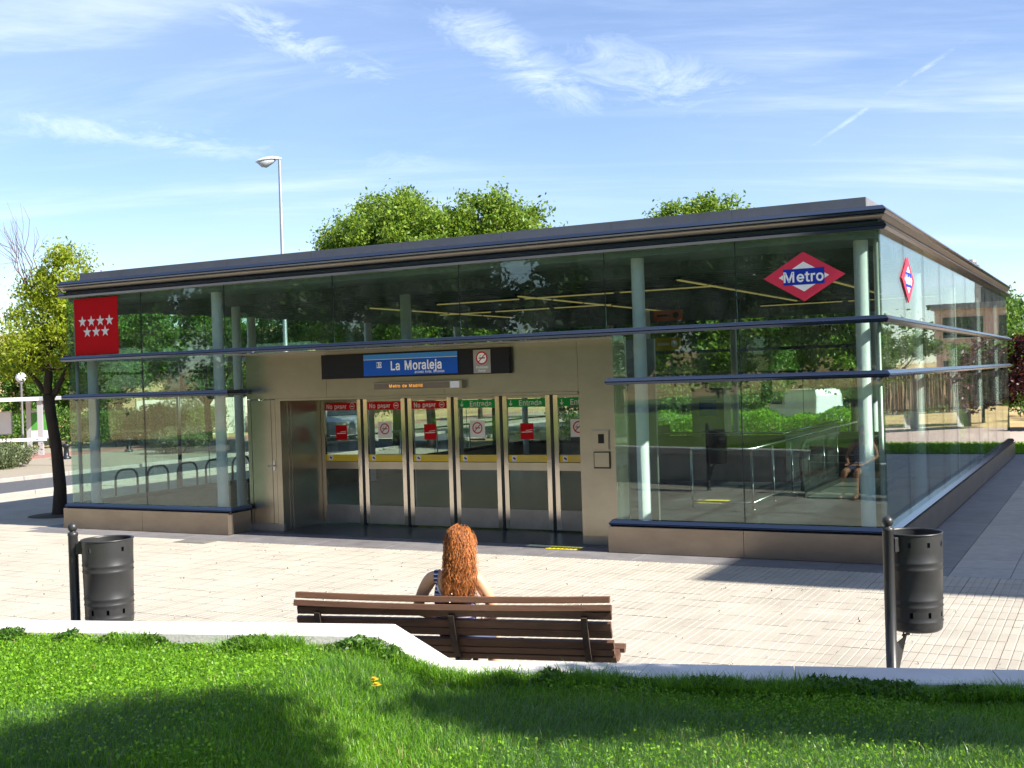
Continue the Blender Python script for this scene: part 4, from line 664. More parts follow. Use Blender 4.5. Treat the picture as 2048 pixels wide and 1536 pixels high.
# plinth panels
def plinth(path):
    for (x0, y0), (x1, y1) in zip(path[:-1], path[1:]):
        d = Vector((x1 - x0, y1 - y0)); ln = d.length; d.normalize(); o = Vector((d.y, -d.x)); n = max(1, round(ln / 1.8))
        e0 = 0.0
        for i in range(n):
            a = x0 + d.x * (ln * i / n), y0 + d.y * (ln * i / n); b = x0 + d.x * (ln * (i + 1) / n - 0.006), y0 + d.y * (ln * (i + 1) / n - 0.006)
            MB().obox((a[0] + o.x * 0.1, a[1] + o.y * 0.1, 0.004), (b[0] - a[0], b[1] - a[1], 0), (-o.x * 0.09, -o.y * 0.09, 0), (0, 0, ZS - 0.05)).build('plinth_panel', 'plinth_steel', st)
plinth([(XL - 0.1, 0), (XA + 0.03, 0)]); plinth([(XB - 0.09, 0), (0.1, 0)]); plinth([(0, -0.098), (0, YB)]); plinth([(XL, YB), (XL, -0.008)]); plinth([(0.1, YB), (XL - 0.1, YB)])
MB().box(XA - 0.06, XA + 0.031, -0.008, 0.43, 0.004, ZS - 0.051).build('plinth_panel', 'plinth_steel', st)
MB().box(XB - 0.09, XB, -0.008, 0.44, 0.004, ZS - 0.051).build('plinth_panel', 'plinth_steel', st)
# glass
def pane(x0, x1, y0, y1, z0, z1): MB().box(x0, x1, y0, y1, z0, z1).build('glass_pane', 'glass', st)
def seal(x0, x1, y0, y1, z0, z1): MB().box(x0, x1, y0, y1, z0, z1).build('glass_joint', 'dark_metal', st)
def glaze_x(edges, y, z0, z1, th=0.014):
    for a, b in zip(edges[:-1], edges[1:]): pane(a + 0.006, b - 0.006, y, y + th, z0, z1)
    for e in edges[1:-1]: seal(e - 0.005, e + 0.005, y + 0.001, y + th - 0.001, z0, z1)
def glaze_y(edges, x, z0, z1, th=0.014):
    for a, b in zip(edges[:-1], edges[1:]): pane(x, x + th, a + 0.006, b - 0.006, z0, z1)
    for e in edges[1:-1]: seal(x + 0.001, x + th - 0.001, e - 0.005, e + 0.005, z0, z1)
UPX = [XL, -11.62, XA, -7.8, -5.65, -3.467, -1.724, 0.0]; WY = [0.02] + [YB * i / 10 for i in range(1, 10)] + [YB - 0.02]; BX = [XL + (0 - XL) * i / 8 for i in range(9)]
r0, r1, r2 = (ZS + 0.038, ZLR - 0.042), (ZLR + 0.038, ZU - 0.042), (ZU + 0.038, ZE - 0.048)
for r in (r0, r1): glaze_x([XL, -11.62, XA], 0, *r); glaze_x([XB, -1.7, 0.0], 0, *r); glaze_y([0.02, 0.42], XA - 0.014, *r); glaze_y([0.02, 0.42], XB, *r)
glaze_x(UPX, 0, *r2)
for r in (r0, r1, r2): glaze_y(WY, -0.014, *r); glaze_y(WY, XL, *r); glaze_x(BX, YB - 0.014, *r)
# roof
MB().box(XL + 0.03, -0.03, 0.03, YB - 0.03, 3.90, 4.13).build('roof_slab', 'roof_grey', st)
p = 0.17
for i in range(8):
    a = XL + p + (-2 * p - XL) * i / 8; b = XL + p + (-2 * p - XL) * (i + 1) / 8 - 0.004
    MB().box(a, b, p, p + 0.05, 4.131, 4.292).build('parapet', 'roof_grey', st)
MB().box(-p - 0.052, -p - 0.002, p + 0.053, YB - p, 4.131, 4.2915).build('parapet', 'roof_grey', st); MB().box(XL + p, XL + p + 0.05, p + 0.051, YB - p, 4.131, 4.2915).build('parapet', 'roof_grey', st); MB().box(XL + p + 0.051, -p - 0.051, YB - p - 0.05, YB - p, 4.131, 4.2915).build('parapet', 'roof_grey', st)
runs(loop, True, [(-0.28, 4.152), (0.05, 4.152), (0.05, 4.142), (-0.28, 4.142)], 0, 'roof_flashing', 'roof_grey')
v = MB(); v.box(-0.55, -0.25, 13.2, 13.5, 4.15, 4.42); v.tube([(-0.4, 13.35, 4.42), (-0.4, 13.35, 4.55)], 0.10, 12); v.build('roof_vent', 'steel_dull', st)
# ceiling
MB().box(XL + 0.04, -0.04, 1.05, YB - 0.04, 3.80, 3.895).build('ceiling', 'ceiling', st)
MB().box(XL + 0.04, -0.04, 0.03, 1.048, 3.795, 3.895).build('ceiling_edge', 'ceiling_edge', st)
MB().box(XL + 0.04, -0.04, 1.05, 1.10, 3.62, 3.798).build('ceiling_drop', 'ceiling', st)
for i in range(38):
    y = 1.35 + i * 0.4; MB().box(XL + 0.1, -0.1, y, y + 0.045, 3.66, 3.799).build('ceiling_baffle', 'ceiling', st)
for (x0, x1, y0, y1) in [(-8.2, -3.0, 3.6, 3.66), (-9.9, -6.0, 6.5, 6.56), (-3.2, -3.14, 2.0, 9.0), (-6.3, -6.24, 3.0, 11.0), (-1.5, -1.44, 1.6, 8.5), (-9.5, -9.44, 3.4, 9.0), (-4.2, -0.6, 10.0, 10.06)]:
    f = MB().box(x0 - 0.02, x1 + 0.02, y0 - 0.02, y1 + 0.02, 3.63, 3.659).build('strip_light', 'dark_metal', st)
    n = max(1, int(max(x1 - x0, y1 - y0) / 1.3))
    for k in range(n):
        if x1 - x0 > y1 - y0: MB().box(x0 + (x1 - x0) * k / n, x0 + (x1 - x0) * (k + 1) / n - 0.12, y0 + 0.012, y1 - 0.012, 3.610, 3.628).build('light_tube', 'lamp_glow', f)
        else: MB().box(x0 + 0.012, x1 - 0.012, y0 + (y1 - y0) * k / n, y0 + (y1 - y0) * (k + 1) / n - 0.12, 3.610, 3.628).build('light_tube', 'lamp_glow', f)
# columns
def column(x, y, r=0.086, m='column_paint', nm='column'):
    mb = MB(); mb.lathe([(r + 0.03, 0.0), (r + 0.03, 0.012), (r, 0.013), (r, 3.80)], (x, y, 0), 24); mb.build(nm, m, st)
for x in (-13.08, -10.28, -3.12, -0.275): column(x, 0.30)
column(-7.66, 1.75)
for y in (4.4, 8.5, 12.6, 16.4):
    for x in (-0.275, -13.06): column(x, y)
for x in (-10.28, -6.73, -3.12): column(x, 16.4)
column(-10.98, 1.55, 0.075); column(-0.10, 0.30, 0.032, 'steel_dull', 'downpipe'); column(-13.22, 0.10, 0.032, 'steel_dull', 'downpipe'); column(-6.4, 9.0, 0.12)
# floor inside
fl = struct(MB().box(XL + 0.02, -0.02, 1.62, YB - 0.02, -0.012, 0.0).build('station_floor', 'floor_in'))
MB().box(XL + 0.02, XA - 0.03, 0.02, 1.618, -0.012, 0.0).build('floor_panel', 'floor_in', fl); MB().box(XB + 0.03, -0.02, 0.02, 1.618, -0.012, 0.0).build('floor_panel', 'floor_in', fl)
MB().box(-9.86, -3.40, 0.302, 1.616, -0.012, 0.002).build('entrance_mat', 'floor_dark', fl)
# portal
YP = 0.45
def sbox(name, x0, x1, y0, y1, z0, z1, m='steel', par=st, ch=0): return MB().box(x0, x1, y0, y1, z0, z1, 0, ch).build(name, m, par)
sbox('portal_base', -9.855, -9.205, YP + 0.012, YP + 0.06, 0.003, 0.118, 'steel_dull'); sbox('portal_base', -4.095, -3.405, YP + 0.012, YP + 0.06, 0.003, 0.118, 'steel_dull')
sbox('portal_panel', -9.86, -9.79, YP, YP + 0.06, 0.12, 2.075); sbox('portal_panel', -9.30, -9.20, YP, YP + 0.06, 0.12, 2.075)
sd_ = sbox('service_door', -9.782, -9.308, YP + 0.004, YP + 0.05, 0.125, 2.06); sbox('door_edge_strip', -9.392, -9.386, YP + 0.0015, YP + 0.0038, 0.125, 2.06, 'dark_metal', sd_)
k = MB(); k.box(-9.378, -9.330, YP - 0.004, YP + 0.0035, 0.96, 1.10); k.tube([(-9.352, YP - 0.004, 1.03), (-9.352, YP - 0.045, 1.03)], 0.009, 10); k.tube([(-9.352, YP - 0.042, 1.03), (-9.44, YP - 0.042, 1.03)], 0.009, 10); k.build('handle', 'steel_polished', sd_)
sbox('portal_pier', -4.09, -3.402, YP, YP + 0.06, 0.12, 2.79)
for (a, b) in ((-9.86, -8.3), (-8.296, -6.2), (-6.196, -4.094)): sbox('fascia_panel', a, b, YP, YP + 0.05, 2.082, 2.79)
sbox('fascia_trim', -9.2, -4.094, YP - 0.018, YP + 0.03, 2.045, 2.079); sbox('fascia_soffit', -9.19, -4.11, YP + 0.031, 1.62, 2.062, 2.078, 'steel_dull')
sbox('canopy_soffit', XA + 0.002, XB - 0.002, 0.016, YP - 0.002, 2.772, 2.79, 'steel_dull')
sbox('portal_side', -9.26, -9.203, YP + 0.062, 1.62, 0.003, 2.06); sbox('portal_side', -4.10, -4.04, YP + 0.062, 1.62, 0.003, 2.06)
sbox('portal_side_strip', -9.2028, -9.199, 0.62, 0.632, 0.003, 2.06, 'steel_polished'); sbox('portal_side_strip', -9.2028, -9.199, 0.70, 0.712, 0.003, 2.06, 'steel_polished')
sbox('door_track', -9.20, -4.105, 1.40, 1.60, 2.03, 2.061, 'dark_metal'); sbox('rear_portal_panel', -9.86, -9.262, 1.56, 1.62, 0.003, 2.78, 'steel_dull'); sbox('rear_portal_panel', -4.038, XB - 0.01, 1.56, 1.62, 0.003, 2.78, 'steel_dull')
# intercom and letter box on the right pier
sbox('intercom_frame', -3.912, -3.652, YP - 0.012, YP - 0.0005, 1.282, 1.558, 'steel_dull'); pb = sbox('intercom', -3.90, -3.664, YP - 0.024, YP - 0.0125, 1.294, 1.546, 'steel'); sbox('screen', -3.81, -3.725, YP - 0.0265, YP - 0.0245, 1.375, 1.50, 'black_panel', pb)
pb = sbox('letter_box', -3.885, -3.65, YP - 0.022, YP - 0.001, 1.035, 1.262, 'dark_metal'); sbox('flap', -3.873, -3.662, YP - 0.026, YP - 0.0225, 1.057, 1.248, 'steel', pb)
# doors
YD = 1.50
def door(x0, w, kind, notice):
    d = bpy.data.objects.new('door', None); COL.objects.link(d); d.parent = st; d.location = Vector((x0, YD, 0)) - st.location; d.empty_display_size = 0.1
    def bx(nm, a, b, y0, y1, z0, z1, m): return MB().box(a, b, y0, y1, z0, z1, 0, 0.004).build(nm, m, d, False)
    s = 0.072; y0, y1 = -0.022, 0.022
    bx('stile', 0, s, y0, y1, 0.03, 2.025, 'chrome'); bx('stile', w - s, w, y0, y1, 0.03, 2.025, 'chrome')
    bx('top_rail', s, w - s, y0, y1, 1.985, 2.025, 'steel'); bx('mid_rail', s, w - s, y0, y1, 0.905, 1.025, 'steel'); bx('kick_panel', s, w - s, y0, y1, 0.03, 0.325, 'steel_dull')
    bx('pane', s, w - s, -0.005, 0.005, 1.025, 1.985, 'glass_door'); bx('pane', s, w - s, -0.005, 0.005, 0.325, 0.905, 'glass_door')
    bx('gap_seal', w + 0.004, w + 0.048, -0.03, 0.03, 0.004, 2.028, 'dark_metal')
    a, b = s + 0.004, w - s - 0.004; c = (a + b) / 2; y = -0.0062
    mb = MB(); mb.box(a, b, y - 0.001, y, 1.852, 1.975, 0); yt = y - 0.0012
    if kind == 'no':
        mb.addmesh(text_mesh('No pasar', 0.105, 0.0016, 'LEFT', 1.05), face_front(a + 0.03, yt - 0.0012, 1.913, 0.88), 1)
        disc(mb, b - 0.095, yt - 0.0006, 1.913, 0.048, 1); disc(mb, b - 0.095, yt - 0.0012, 1.913, 0.041, 0); bar2d(mb, b - 0.122, 1.913, b - 0.068, 1.913, 0.016, yt - 0.002, 1)
    else:
        mb.addmesh(text_mesh('Entrada', 0.112, 0.0016, 'LEFT', 1.05), face_front(c - 0.125, yt - 0.0012, 1.913, 0.95), 1)
        bar2d(mb, a + 0.06, 1.955, a + 0.06, 1.885, 0.012, yt - 0.001, 1); bar2d(mb, a + 0.035, 1.908, a + 0.06, 1.878, 0.012, yt - 0.0016, 1); bar2d(mb, a + 0.085, 1.908, a + 0.06, 1.878, 0.012, yt - 0.0022, 1)
    mb.build('door_sign', ['red_paint' if kind == 'no' else 'green_sign', 'off_white'], d, False)
    mb = MB(); mb.box(a, b, y - 0.001, y, 1.03, 1.135, 0); mb.box(a + 0.05, a + 0.13, y - 0.002, y - 0.0012, 1.04, 1.125, 1)
    bar2d(mb, a + 0.072, 1.095, a + 0.112, 1.068, 0.026, y - 0.003, 2)
    for q in range(3): bar2d(mb, a + 0.17, 1.112 - q * 0.028, b - 0.04, 1.112 - q * 0.028, 0.006, y - 0.002, 3)
    mb.build('camera_notice', ['yellow_strip', 'off_white', 'black_print', 'steel_dull'], d, False)
    mb = MB()
    if notice == 'red':
        mb.box(c - 0.11, c + 0.11, y - 0.001, y, 1.37, 1.61, 0)
        bar2d(mb, c - 0.02, 1.50, c + 0.09, 1.512, 0.008, y - 0.002, 1); bar2d(mb, c - 0.09, 1.475, c + 0.09, 1.482, 0.012, y - 0.002, 1)
        mb.build('notice', ['red_paint', 'off_white'], d, False)
    else:
        mb.box(c - 0.13, c + 0.13, y - 0.001, y, 1.40, 1.66, 0); mb.box(c - 0.13, c + 0.13, y - 0.001, y, 1.355, 1.385, 2); no_smoking(mb, c, y - 0.001, 1.545, 0.088, 1, 2)
        mb.build('notice', ['off_white', 'red_paint', 'black_print'], d, False)
for i in range(6):
    door(-9.20 + 0.845 * i + 0.003, 0.79, 'no' if i < 3 else 'in', ('red', 'smoke', 'red', 'smoke', 'red', 'smoke')[i])

# -------------------------------------------------------------- signs on the station
def station_sign():
    t = thing('station_name_sign', 'long black sign board with the blue La Moraleja panel over the doors', 'sign', (-6.71, YP - 0.03, 2.36))
    y = YP - 0.03
    MB().box(-8.32, -5.10, y - 0.05, YP - 0.002, 2.358, 2.726).build('board', 'black_panel', t)
    mb = MB(); mb.box(-7.535, -5.92, y - 0.062, y - 0.0505, 2.385, 2.70, 0); mb.box(-7.535, -5.92, y - 0.0632, y - 0.0622, 2.628, 2.70, 1); mb.box(-7.535, -5.92, y - 0.0640, y - 0.0634, 2.621, 2.628, 2); mb.build('blue_panel', ['sign_blue', 'sign_blue_light', 'off_white'], t)
    mb = MB(); ys = y - 0.0642
    mb.addmesh(text_mesh('La Moraleja', 0.182, 0.0045, 'LEFT', 1.06), face_front(-7.06, ys, 2.525, 0.86), 0)
    mb.addmesh(text_mesh('acceso Avda. Bruselas', 0.052, 0.0006, 'LEFT', 1.05), face_front(-6.64, ys, 2.425, 0.88), 0)
    mb.box(-7.30, -7.215, ys - 0.0004, ys + 0.001, 2.50, 2.585, 0); mb.addmesh(text_mesh('10', 0.085, 0.001, 'CENTER'), face_front(-7.257, ys - 0.0022, 2.543, 0.85), 1)
    mb.build('lettering', ['white_paint', 'metro_blue'], t)
    t = thing('no_smoking_sign', 'small grey no smoking plate on the black board over the doors', 'sign', (-5.52, y - 0.05, 2.37))
    MB().box(-5.66, -5.385, y - 0.060, y - 0.0505, 2.372, 2.702).build('plate', 'steel_dull', t)
    mb = MB(); disc(mb, -5.522, y - 0.0606, 2.585, 0.088, 2); no_smoking(mb, -5.522, y - 0.0612, 2.585, 0.092, 0, 1)
    mb.addmesh(text_mesh('Prohibido', 0.046, 0.0006, 'CENTER'), face_front(-5.522, y - 0.0618, 2.455), 2); mb.addmesh(text_mesh('fumar', 0.046, 0.0006, 'CENTER'), face_front(-5.522, y - 0.0618, 2.408), 2)
    mb.build('symbol', ['red_paint', 'black_print', 'white_paint'], t)
    t = thing('message_display', 'slim electronic display with orange letters below the station name sign', 'display', (-6.62, YP, 2.16))
    MB().box(-7.38, -5.86, YP - 0.09, YP - 0.002, 2.165, 2.285, 0, 0.004).build('housing', 'steel', t)
    mb = MB(); mb.box(-7.36, -6.07, YP - 0.094, YP - 0.0905, 2.182, 2.268, 0); mb.build('screen', 'display_face', t)
    mb = MB(); mb.addmesh(text_mesh('Metro de Madrid', 0.066, 0.0, 'CENTER', 1.15), face_front(-6.80, YP - 0.0955, 2.228, 1.0), 0); mb.build('lettering', 'led', t)
    MB().box(-6.05, -5.90, YP - 0.094, YP - 0.0905, 2.178, 2.272).build('end_plate', 'off_white', t)
station_sign()
def metro_sign(side):
    if side == 'front':
        t = thing('metro_logo_sign', 'red and white Metro diamond on the front glass near the right corner', 'sign', (-0.885, 0.03, 3.1), 0, 'metro diamonds'); o = (-0.885, 3.39); mp = lambda p: (o[0] + p[0], -0.012 + p[1], o[1] + p[2])
    else:
        t = thing('metro_logo_sign', 'red and white Metro diamond on the right side wall seen edge on', 'sign', (0.0, 1.88, 3.1), 0, 'metro diamonds'); o = (1.88, 3.40); mp = lambda p: (0.012 - p[1], o[0] + p[0], o[1] + p[2])
    def rh(w, h, y0, y1, nm, m):
        mb = MB(); P = [mp(q) for q in ((-w, y0, 0), (0, y0, -h), (w, y0, 0), (0, y0, h), (-w, y1, 0), (0, y1, -h), (w, y1, 0), (0, y1, h))]
        mb.poly(P, [(0, 1, 2, 3), (7, 6, 5, 4), (1, 0, 4, 5), (2, 1, 5, 6), (3, 2, 6, 7), (0, 3, 7, 4)]); mb.build(nm, m, t)
    rh(0.485, 0.296, -0.006, 0.006, 'diamond', 'metro_red'); rh(0.30, 0.178, -0.0075, -0.0062, 'inner_diamond', 'white_paint')
    mb = MB(); P = [mp(q) for q in ((-0.245, -0.0092, -0.096), (0.245, -0.0092, -0.096), (0.245, -0.0092, 0.096), (-0.245, -0.0092, 0.096), (-0.245, -0.0078, -0.096), (0.245, -0.0078, -0.096), (0.245, -0.0078, 0.096), (-0.245, -0.0078, 0.096))]
    mb.poly(P, [(0, 1, 2, 3), (7, 6, 5, 4), (1, 0, 4, 5), (2, 1, 5, 6), (3, 2, 6, 7), (0, 3, 7, 4)]); mb.build('blue_band', 'metro_blue', t)
    mb = MB(); M_ = text_mesh('Metro', 0.168, 0.0042, 'CENTER', 1.10); mt = face_front(o[0], -0.012 - 0.0108, o[1], 1.02) if side == 'front' else face_right(0.012 + 0.0108, o[0], o[1]); mb.addmesh(M_, mt, 0); mb.build('lettering', 'white_paint', t)
metro_sign('front'); metro_sign('side')
def flag():
    t = thing('red_star_panel', 'red panel with seven white stars on the upper left glass', 'sign', (-12.63, 0.03, 2.87))
    MB().box(-13.12, -12.13, -0.014, -0.002, 2.893, 3.84).build('panel', 'red_paint', t)
    mb = MB()
    for i in range(4): star(mb, -12.935 + i * 0.207, -0.0155, 3.455, 0.098, 0)
    for i in range(3): star(mb, -12.83 + i * 0.207, -0.0155, 3.278, 0.098, 0)
    mb.build('stars', 'off_white', t)
flag()

# -------------------------------------------------------------- inside the station
def railing(name, label, pts, h, step, low=True, r=0.024, m='steel_polished'):
    t = thing(name, label, 'railing', (pts[0][0], pts[0][1], 0)); mb = MB()
    mb.tube([(x, y, h) for x, y in pts], r, 10); mb.build('handrail', m, t)
    if low: MB().tube([(x, y, 0.12) for x, y in pts], r * 0.7, 8).build('lower_rail', m, t)
    for (a, b) in zip(pts[:-1], pts[1:]):
        d = Vector((b[0] - a[0], b[1] - a[1])); n = max(1, int(d.length / step))
        for i in range(n + 1):
            q = Vector(a) + d * (i / n); mb = MB(); mb.lathe([(0.045, 0.001), (0.045, 0.012), (0.02, 0.014), (0.02, h - 0.02)], (q.x, q.y, 0), 10); mb.build('post', m, t)
    return t
railing('stair_railing', 'steel handrail on posts running back inside the right glass bay', [(-4.0, 4.75), (-2.95, 4.7), (-3.1, 14.4)], 1.0, 1.35)
railing('ramp_railing', 'long steel handrail outside the far left wall seen through the doors', [(-14.15, 6.0), (-14.2, 20.5)], 1.0, 1.8)
t = thing('stairwell_parapet', 'dark parapet around the stairwell at the back of the station', 'parapet', (-5, 9.5, 0))
for (x0, x1, y0, y1) in [(-8.0, -3.6, 9.4, 9.5), (-2.8, -0.6, 10.5, 10.6), (-8.0, -7.9, 9.5, 14.5), (-3.7, -3.6, 9.5, 14.5)]: MB().box(x0, x1, y0, y1, 0, 0.95).build('parapet_panel', 'black_matt', t)
MB().tube([(-8.0, 9.45, 1.0), (-3.65, 9.45, 1.0), (-3.65, 14.5, 1.0)], 0.025, 8).build('handrail', 'steel_polished', t)
t = thing('escalator', 'escalator with rounded glass balustrades at the back of the right bay', 'escalator', (-2.2, 7.5, 0))
for x in (-2.6, -1.6):
    arc = [(x, 6.6 + 0.0, 0.12)] + [(x, 6.9 - 0.35 * math.cos(a), 0.62 + 0.36 * math.sin(a)) for a in np.linspace(-0.6, 1.57, 9)] + [(x, 9.6, 0.98)]
    MB().tube(arc, 0.035, 8).build('handrail', 'rubber', t)
    MB().box(x - 0.008, x + 0.008, 6.75, 9.6, 0.1, 0.94).build('balustrade', 'glass_door', t)
    MB().box(x - 0.07, x + 0.07, 6.5, 9.6, 0.001, 0.10).build('skirt', 'steel', t)
for k in range(7): MB().box(-2.52, -1.68, 6.6 + k * 0.4, 6.99 + k * 0.4, 0.001, 0.02).build('step', 'steel_dull', t)
def hang_sign(name, label, x, y, z, w, h, m, c):
    t = thing(name, label, 'sign', (x, y, z)); MB().box(x - w / 2, x + w / 2, y, y + 0.05, z - h / 2, z + h / 2).build('panel', m, t)
    mb = MB(); disc(mb, x + w * 0.28, y - 0.002, z, h * 0.3, 0); bar2d(mb, x - w * 0.4, z, x + w * 0.08, z, h * 0.2, y - 0.002, 0); mb.build('symbol', c, t)
    mb = MB(); 
    for s in (-1, 1): mb.tube([(x + s * w * 0.4, y + 0.025, z + h / 2), (x + s * w * 0.4, y + 0.025, 3.80)], 0.006, 6)
    mb.build('hanger', 'steel_dull', t)
hang_sign('direction_sign', 'small orange sign hanging from the ceiling in the right bay', -5.95, 9.2, 3.49, 0.62, 0.22, 'orange_sign', 'black_print')
hang_sign('direction_sign', 'small yellow sign hanging low beside the middle column', -6.05, 9.4, 2.90, 0.55, 0.26, 'yellow_strip', 'white_paint')
t = thing('ticket_machine', 'grey ticket machine with a blue screen deep inside the station', 'ticket machine', (-7.0, 15.1, 0))
MB().box(-7.4, -6.55, 14.8, 15.4, 0.001, 1.85, 0, 0.02).build('cabinet', 'steel_dull', t); MB().box(-7.2, -6.75, 14.79, 14.799, 1.15, 1.55).build('screen', 'sign_blue', t); MB().box(-7.15, -6.8, 14.785, 14.799, 0.55, 0.75).build('tray', 'black_panel', t)
g = MB(); g.box(-4.3, -3.75, 5.5, 6.05, 0.001, 0.006); tag(g.build('tactile_tile', 'yellow_paint'), 'yellow tactile floor square inside, beside the stair handrail', 'floor tile')

# ================================================================== OBJECTS ON THE PLAZA
def bench():
    t = thing('bench', 'brown slatted wooden park bench seen from behind', 'bench', (-1.593, -7.278, 0), R(13.5))
    back = [(0.030, 0.838, 8), (-0.022, 0.792, 14), (0.006, 0.740, 78), (0.030, 0.664, 76), (0.048, 0.611, 74), (0.084, 0.533, 68), (0.116, 0.478, 60), (0.150, 0.425, 55)]
    seat = [(0.205, 0.412, 18), (0.266, 0.404, 4), (0.328, 0.404, 0), (0.390, 0.408, -4), (0.452, 0.416, -8), (0.514, 0.420, 2), (0.566, 0.395, 40)]
    for i, (y, z, an) in enumerate(back + seat):
        L = 1.10 + random.uniform(-0.006, 0.006); a = R(-an); ca, sa = math.cos(a), math.sin(a); w, h, c = 0.027, 0.0175, 0.004
        if i < 2: h = 0.021
        prof = [(-w + c, -h), (w - c, -h), (w, -h + c), (w, h - c), (w - c, h), (-w + c, h), (-w, h - c), (-w, -h + c)]
        mb = MB(); n = 9; sh = random.uniform(-0.012, 0.012); bow = -0.016 if i < 2 else random.uniform(-0.004, 0.003)
        V = []
        for k in range(n):
            x = -L + 2 * L * k / (n - 1) + sh; q = bow * (1 - (x / L) ** 2)
            V += [(x, y + p * ca - r * sa, z + p * sa + r * ca + q) for p, r in prof]
        F = [tuple(range(8)), tuple(reversed(range(8 * n - 8, 8 * n)))]
        for k in range(n - 1): F += [(8 * k + (j + 1) % 8, 8 * k + j, 8 * k + 8 + j, 8 * k + 8 + (j + 1) % 8) for j in range(8)]
        mb.poly(V, F); s = mb.build('slat', 'bench_wood', t, False)
        if i in (0, 1):
            for x in (-0.88, 0.02, 0.92): MB().lathe([(0.010, 0), (0.009, 0.003), (0.0, 0.004)], (x, y - 0.004, z + h + 0.001), 8).build('bolt', 'steel', s, False)
    off = [(y - 0.022, z - 0.004) for y, z, _ in back[2:]] + [(y, z - 0.030) for y, z, _ in seat]
    for x in (-0.93, 0.03, 0.93):
        mb = MB(); inner = off; outer = []
        n = len(off)
        for i in range(n):
            a = Vector(off[max(0, i - 1)]); b = Vector(off[min(n - 1, i + 1)]); d = (b - a).normalized(); outer.append((off[i][0] - d.y * -0.03 * 0 + (-d.y) * 0.0 + d.y * 0.032, off[i][1] - d.x * 0.032))
        for i in range(n - 1):
            P = [(x - 0.02, *inner[i]), (x + 0.02, *inner[i]), (x + 0.02, *inner[i + 1]), (x - 0.02, *inner[i + 1]), (x - 0.02, *outer[i]), (x + 0.02, *outer[i]), (x + 0.02, *outer[i + 1]), (x - 0.02, *outer[i + 1])]
            mb.poly(P, [(0, 1, 2, 3), (7, 6, 5, 4), (0, 3, 7, 4), (2, 1, 5, 6), (1, 0, 4, 5), (3, 2, 6, 7)])
        mb.build('support', 'bench_iron', t, False)
        for (y0, z0, y1) in ((0.12, 0.47, 0.02), (0.50, 0.40, 0.56)):
            mb = MB(); mb.tube([(x, y0, z0), (x, (y0 + y1) / 2 + 0.01, z0 * 0.5), (x, y1, 0.02)], [0.022, 0.020, 0.024], 8); mb.lathe([(0.05, 0.0), (0.05, 0.012), (0.0, 0.014)], (x, y1, 0.001), 10); mb.build('leg', 'bench_iron', t, False)
    return t
bench()

